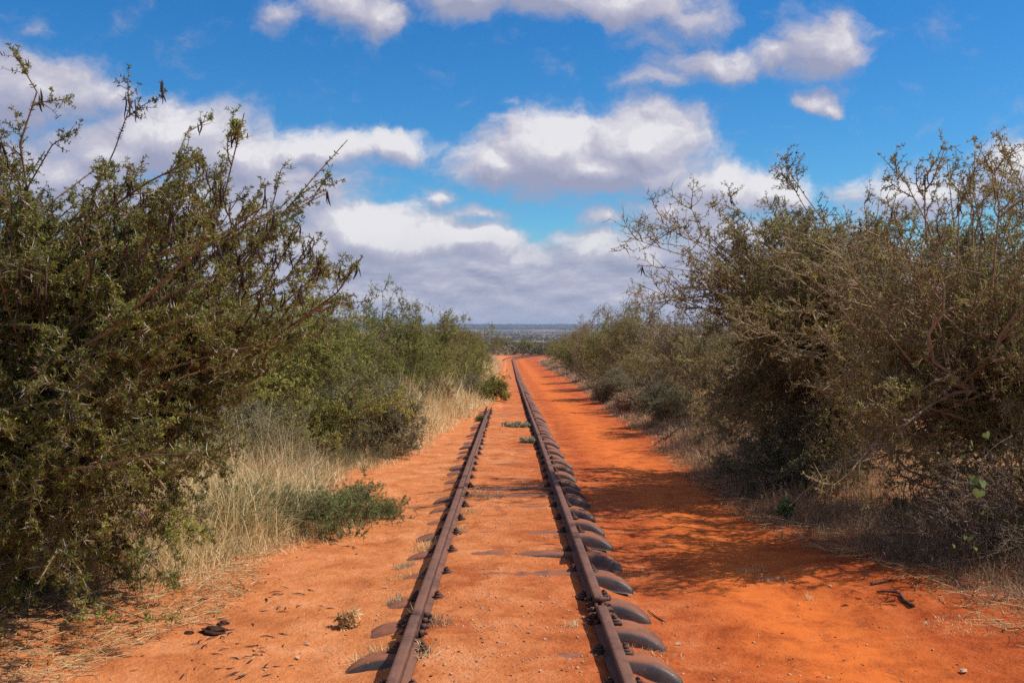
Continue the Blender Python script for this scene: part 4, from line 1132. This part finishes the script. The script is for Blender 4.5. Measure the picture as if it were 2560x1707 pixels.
# ---- weeds
def weed(name, seed, base, T_, mats, label, cat, group=None, **kw):
    a = dict(limbs=6, n1=6, n2=4, n3=0, l1=(.03, .09), l2=(.02, .05), r0=.006, spacing=.012, npin=3, ln=.018, wd=.004, twig_r=.0013, up1=.05, bias=(0, 0, .02), base_r=.1, limb_frac=.6)
    a.update(kw); g_ = bush(seed, base, T_, None, **a)
    return raise_bush(name, g_, mats, base, label, cat, group), g_
def ring(rg, p, n, r, h, rx=1.0): 
    a = rg.uniform(0, 6.28, n); q_ = rg.uniform(.3, 1, n) ** .6
    x_ = p[0] + r * rx * q_ * np.cos(a); y_ = p[1] + r * q_ * np.sin(a)
    return np.stack([x_, y_, ground_z(x_, y_) + rg.uniform(.3, 1, n) * h], 1)
rg = np.random.default_rng(90)
p = gp(1318, 1068); weed('weed', 201, p, ring(rg, p - np.array([.22, 0, 0]), 22, .26, .05, 1.3), (M['bark'], M['silver_leaf']), 'grey-green weed across the inner side of the right rail, far up', 'weed', 'weeds beside the rails', spacing=.02, ln=.04, wd=.012)
p = gp(1336, 1108); weed('weed', 203, p, ring(rg, p - np.array([.12, 0, 0]), 16, .16, .05, 1.2), (M['bark'], M['silver_leaf']), 'smaller grey-green weed against the right rail, nearer than the wide one', 'weed', 'weeds beside the rails', spacing=.02, ln=.035, wd=.010)
p = gp(1205, 1052); weed('weed', 205, p, ring(rg, p, 12, .14, .10), (M['bark'], M['weed_leaf']), 'dark green weed outside the left rail near its broken end', 'weed', 'weeds beside the rails', spacing=.02, ln=.03, wd=.009)
p = gp(870, 1570); weed('weed', 207, p, ring(rg, p, 9, .05, .085), (M['bark'], M['straw']), 'small half-dry pale sprig alone on the left sand', 'weed', None, ln=.04, wd=.008, l1=(.01, .03), n2=2, l2=(.01, .02), n1=3)
base = gpt(-2.05, 9.35); T_ = []
while len(T_) < 120:
    px, py, d = rg.uniform(430, 950), rg.uniform(1105, 1262), rg.uniform(8.4, 10.4)
    q_ = at(px, py, d); gz_ = float(ground_z(q_[0:1], q_[1:2])[0])
    if not (gz_ + .02 < q_[2] < gz_ + .36): continue
    if px > 850 and (q_[2] > gz_ + .20 or d < 9.3): continue
    T_.append(q_)
T_ += [at(850, 1108, 9.6), at(905, 1120, 9.7), at(835, 1125, 9.5), at(950, 1185, 9.9), at(880, 1150, 9.8)]
tw_, _ = weed('thorny_weed', 209, base, T_, (M['bark'], M['weed_leaf']), 'sprawling bright green thorny weed reaching on to the sand left of the track', 'weed', None, limbs=20, n1=6, n2=5, l1=(.10, .28), l2=(.05, .13), spacing=.015, ln=.018, wd=.0036, r0=.008, base_r=.9)
dup(tw_, Vector(gpt(-2.75, 8.6, -.03)), 2.2, (.8, .8, .9), 'green thorny weed under the outer twigs of the thorn tree on the left')
dup(tw_, Vector(gpt(-1.45, 10.0, -.03)), .5, (.42, .42, .5), 'small green weed behind the tip of the sprawling thorny weed')
base = gpt(4.35, 7.9); T_ = []
while len(T_) < 80:
    px, py, d = rg.uniform(1990, 2700), rg.uniform(1130, 1420), rg.uniform(6.5, 9.0)
    q_ = at(px, py, d); gz_ = float(ground_z(q_[0:1], q_[1:2])[0])
    if not (gz_ + .03 < q_[2] < gz_ + .95) or q_[0] < right_edge(d) - .15: continue
    T_.append(q_)
dt, gd = weed('dead_bush', 211, base, T_, (M['bark_dead'], M['grey_leaf']), 'tangle of dead grey thorny twigs at the lower right corner', 'dead bush', None, limbs=12, n1=8, n2=5, n3=2, l1=(.15, .45), l2=(.08, .25), l3=(.03, .09), spacing=.03, ln=.016, wd=.0035, r0=.016, twig_r=.0018, base_r=.5, leaf_skip=.72, wob=.16)
add_thorns(dt, gd['P1'], 2, rng, .04, .0016)
# small leafy seedlings in the litter on the right
for (px, py, lab) in [(2255, 1292, 'small green seedling in the dry litter below the dark trunk'), (2280, 1322, 'green seedling in front of another in the litter at right'), (1965, 1300, 'low green seedling at the shaded edge of the path')]:
    p = gp(px, py); weed('seedling', int(px), p, ring(rg, p, 10, .08, .16), (M['bark'], M['weed_leaf']), lab, 'seedling', 'seedlings in the litter on the right', ln=.03, wd=.006)
# heart-leaved climber at the right edge
root = empty('climbing_vine', gpt(4.05, 7.2)); tag(root, 'climbing vine with a few pale heart-shaped leaves at the right edge', 'vine')
O = np.array(root.location)
P = np.array([at(2290, 1420, 7.1), at(2262, 1300, 7.0), at(2236, 1240, 6.9), at(2262, 1150, 6.85), at(2246, 1085, 6.9), at(2280, 1030, 7.0), at(2330, 1000, 7.2)])
t = np.linspace(0, len(P) - 1, 26); i = np.minimum(t.astype(int), len(P) - 2); f = (t - i)[:, None]; Q = P[i] * (1 - f) + P[i + 1] * f
Q[1:-1] = (Q[:-2] + Q[1:-1] + Q[2:]) / 3
V, F = tubes((Q - O)[None], np.full((1, 26), .0020), 5); put('stem', mesh_np('stem', V, [F], M['bark_dead']), root)
def heart(r):
    a = np.linspace(0, 2 * math.pi, 22)[:-1]
    hx = .060 * 16 * np.sin(a) ** 3; hy = .060 * (13 * np.cos(a) - 5 * np.cos(2 * a) - 2 * np.cos(3 * a) - np.cos(4 * a))
    V = np.concatenate([[[0, .25, -.10]], np.stack([hx, hy, .12 * np.abs(hx) ** 1.5], 1)]) * r
    n_ = len(a); F = np.array([(0, 1 + (k + 1) % n_, 1 + k) for k in range(n_)])
    return mesh_np('leaf', V, [F], M['vine_leaf'], np.full(n_, .5))
hl = heart(.036)
for (px, py, k) in [(2262, 1112, 1.1), (2244, 1108, .9), (2252, 1134, 1.2), (2236, 1098, .7), (2232, 1240, .8), (2222, 1236, .6), (2270, 1000, .9), (2236, 1020, .9), (2215, 1050, .6), (2246, 1262, .6), (2196, 1256, .6), (2262, 1180, .5)]:
    o = put('leaf', hl, root, Vector(at(px, py, 6.85 + float(rg.normal() * .05)) - O)); o.rotation_euler = (float(1.25 + rg.normal() * .35), float(rg.normal() * .4), float(rg.normal() * .7)); o.scale = (k, k, k)

# ------------------------------------------------------------------ far scrub and the plain: nobody could count these bushes
rng = np.random.default_rng(99)
def scrub(n, y0, y1, xk, rr, nq, qs, tm, out):
    y = ysample(rng, n, y0, y1); x = rng.uniform(-1, 1, n) * (xk * y + 12) + np.interp(y, [150, 300], [0, 6])
    k = fbm(x * .004 + y * .0007, y * .003, 61, 2) > -.28
    x, y = x[k], y[k]; n = len(x); z = ground_z(x, y); r = rng.uniform(*rr, n)
    d = nrm(rng.normal(size=(n, nq, 3))); d[..., 2] = np.abs(d[..., 2])
    c = np.stack([x, y, z + .1], 1)[:, None] + d * (rng.uniform(.5, 1, (n, nq, 1)) ** .5) * r[:, None, None] * np.array([1.25, 1.25, .95])
    a = nrm(rng.normal(size=(n, nq, 3))); b = nrm(np.cross(a, rng.normal(size=(n, nq, 3)) + np.array([0, 0, .8])))
    s_ = (qs * r[:, None, None]) * rng.uniform(.5, 1.3, (n, nq, 1))
    V = np.stack([c - a * s_, c + b * s_ * .5, c + a * s_, c - b * s_ * .5], 2).reshape(-1, 3)
    F = np.arange(len(V)).reshape(-1, 4)
    t = np.clip(np.repeat(tm + .2 * rng.normal(size=n), nq) + .1 * rng.normal(size=n * nq), 0, 1)
    return out.add(V, F, t)
G = Bag()
scrub(260, 172, 240, .12, (1.2, 2.2), 260, .15, .62, G)
scrub(700, 230, 430, .16, (1.3, 2.5), 150, .20, .60, G)
scrub(2200, 400, 1500, .13, (1.3, 2.8), 44, .34, .50, G)
scrub(4200, 1400, 5600, .13, (1.3, 3.0), 12, .6, .28, G)
scrub(2600, 5700, 7900, .16, (3.0, 8.0), 12, .6, .10, G)
tag(put('far_scrub', G.build('far_scrub', M['scrub'], False)), kind='stuff')

# ------------------------------------------------------------------ the air
m, nt = new_mat('haze')
pv = N(nt, 'ShaderNodeVolumePrincipled', ins={'Density': HAZE_D, 'Color': (.62, .72, .92, 1), 'Anisotropy': .2}) if (HAZE_D := 1.0e-4) else None
o = N(nt, 'ShaderNodeOutputMaterial'); nt.links.new(pv.outputs[0], o.inputs['Volume'])
v, f = box((0, 4150, 0), (11400, 9000, 2))
v[:, 2] = np.where(v[:, 2] > 0, 34.0, -34.0)
hz = tag(put('haze', mesh_np('haze', v, [f], m, smooth=False)), kind='stuff')
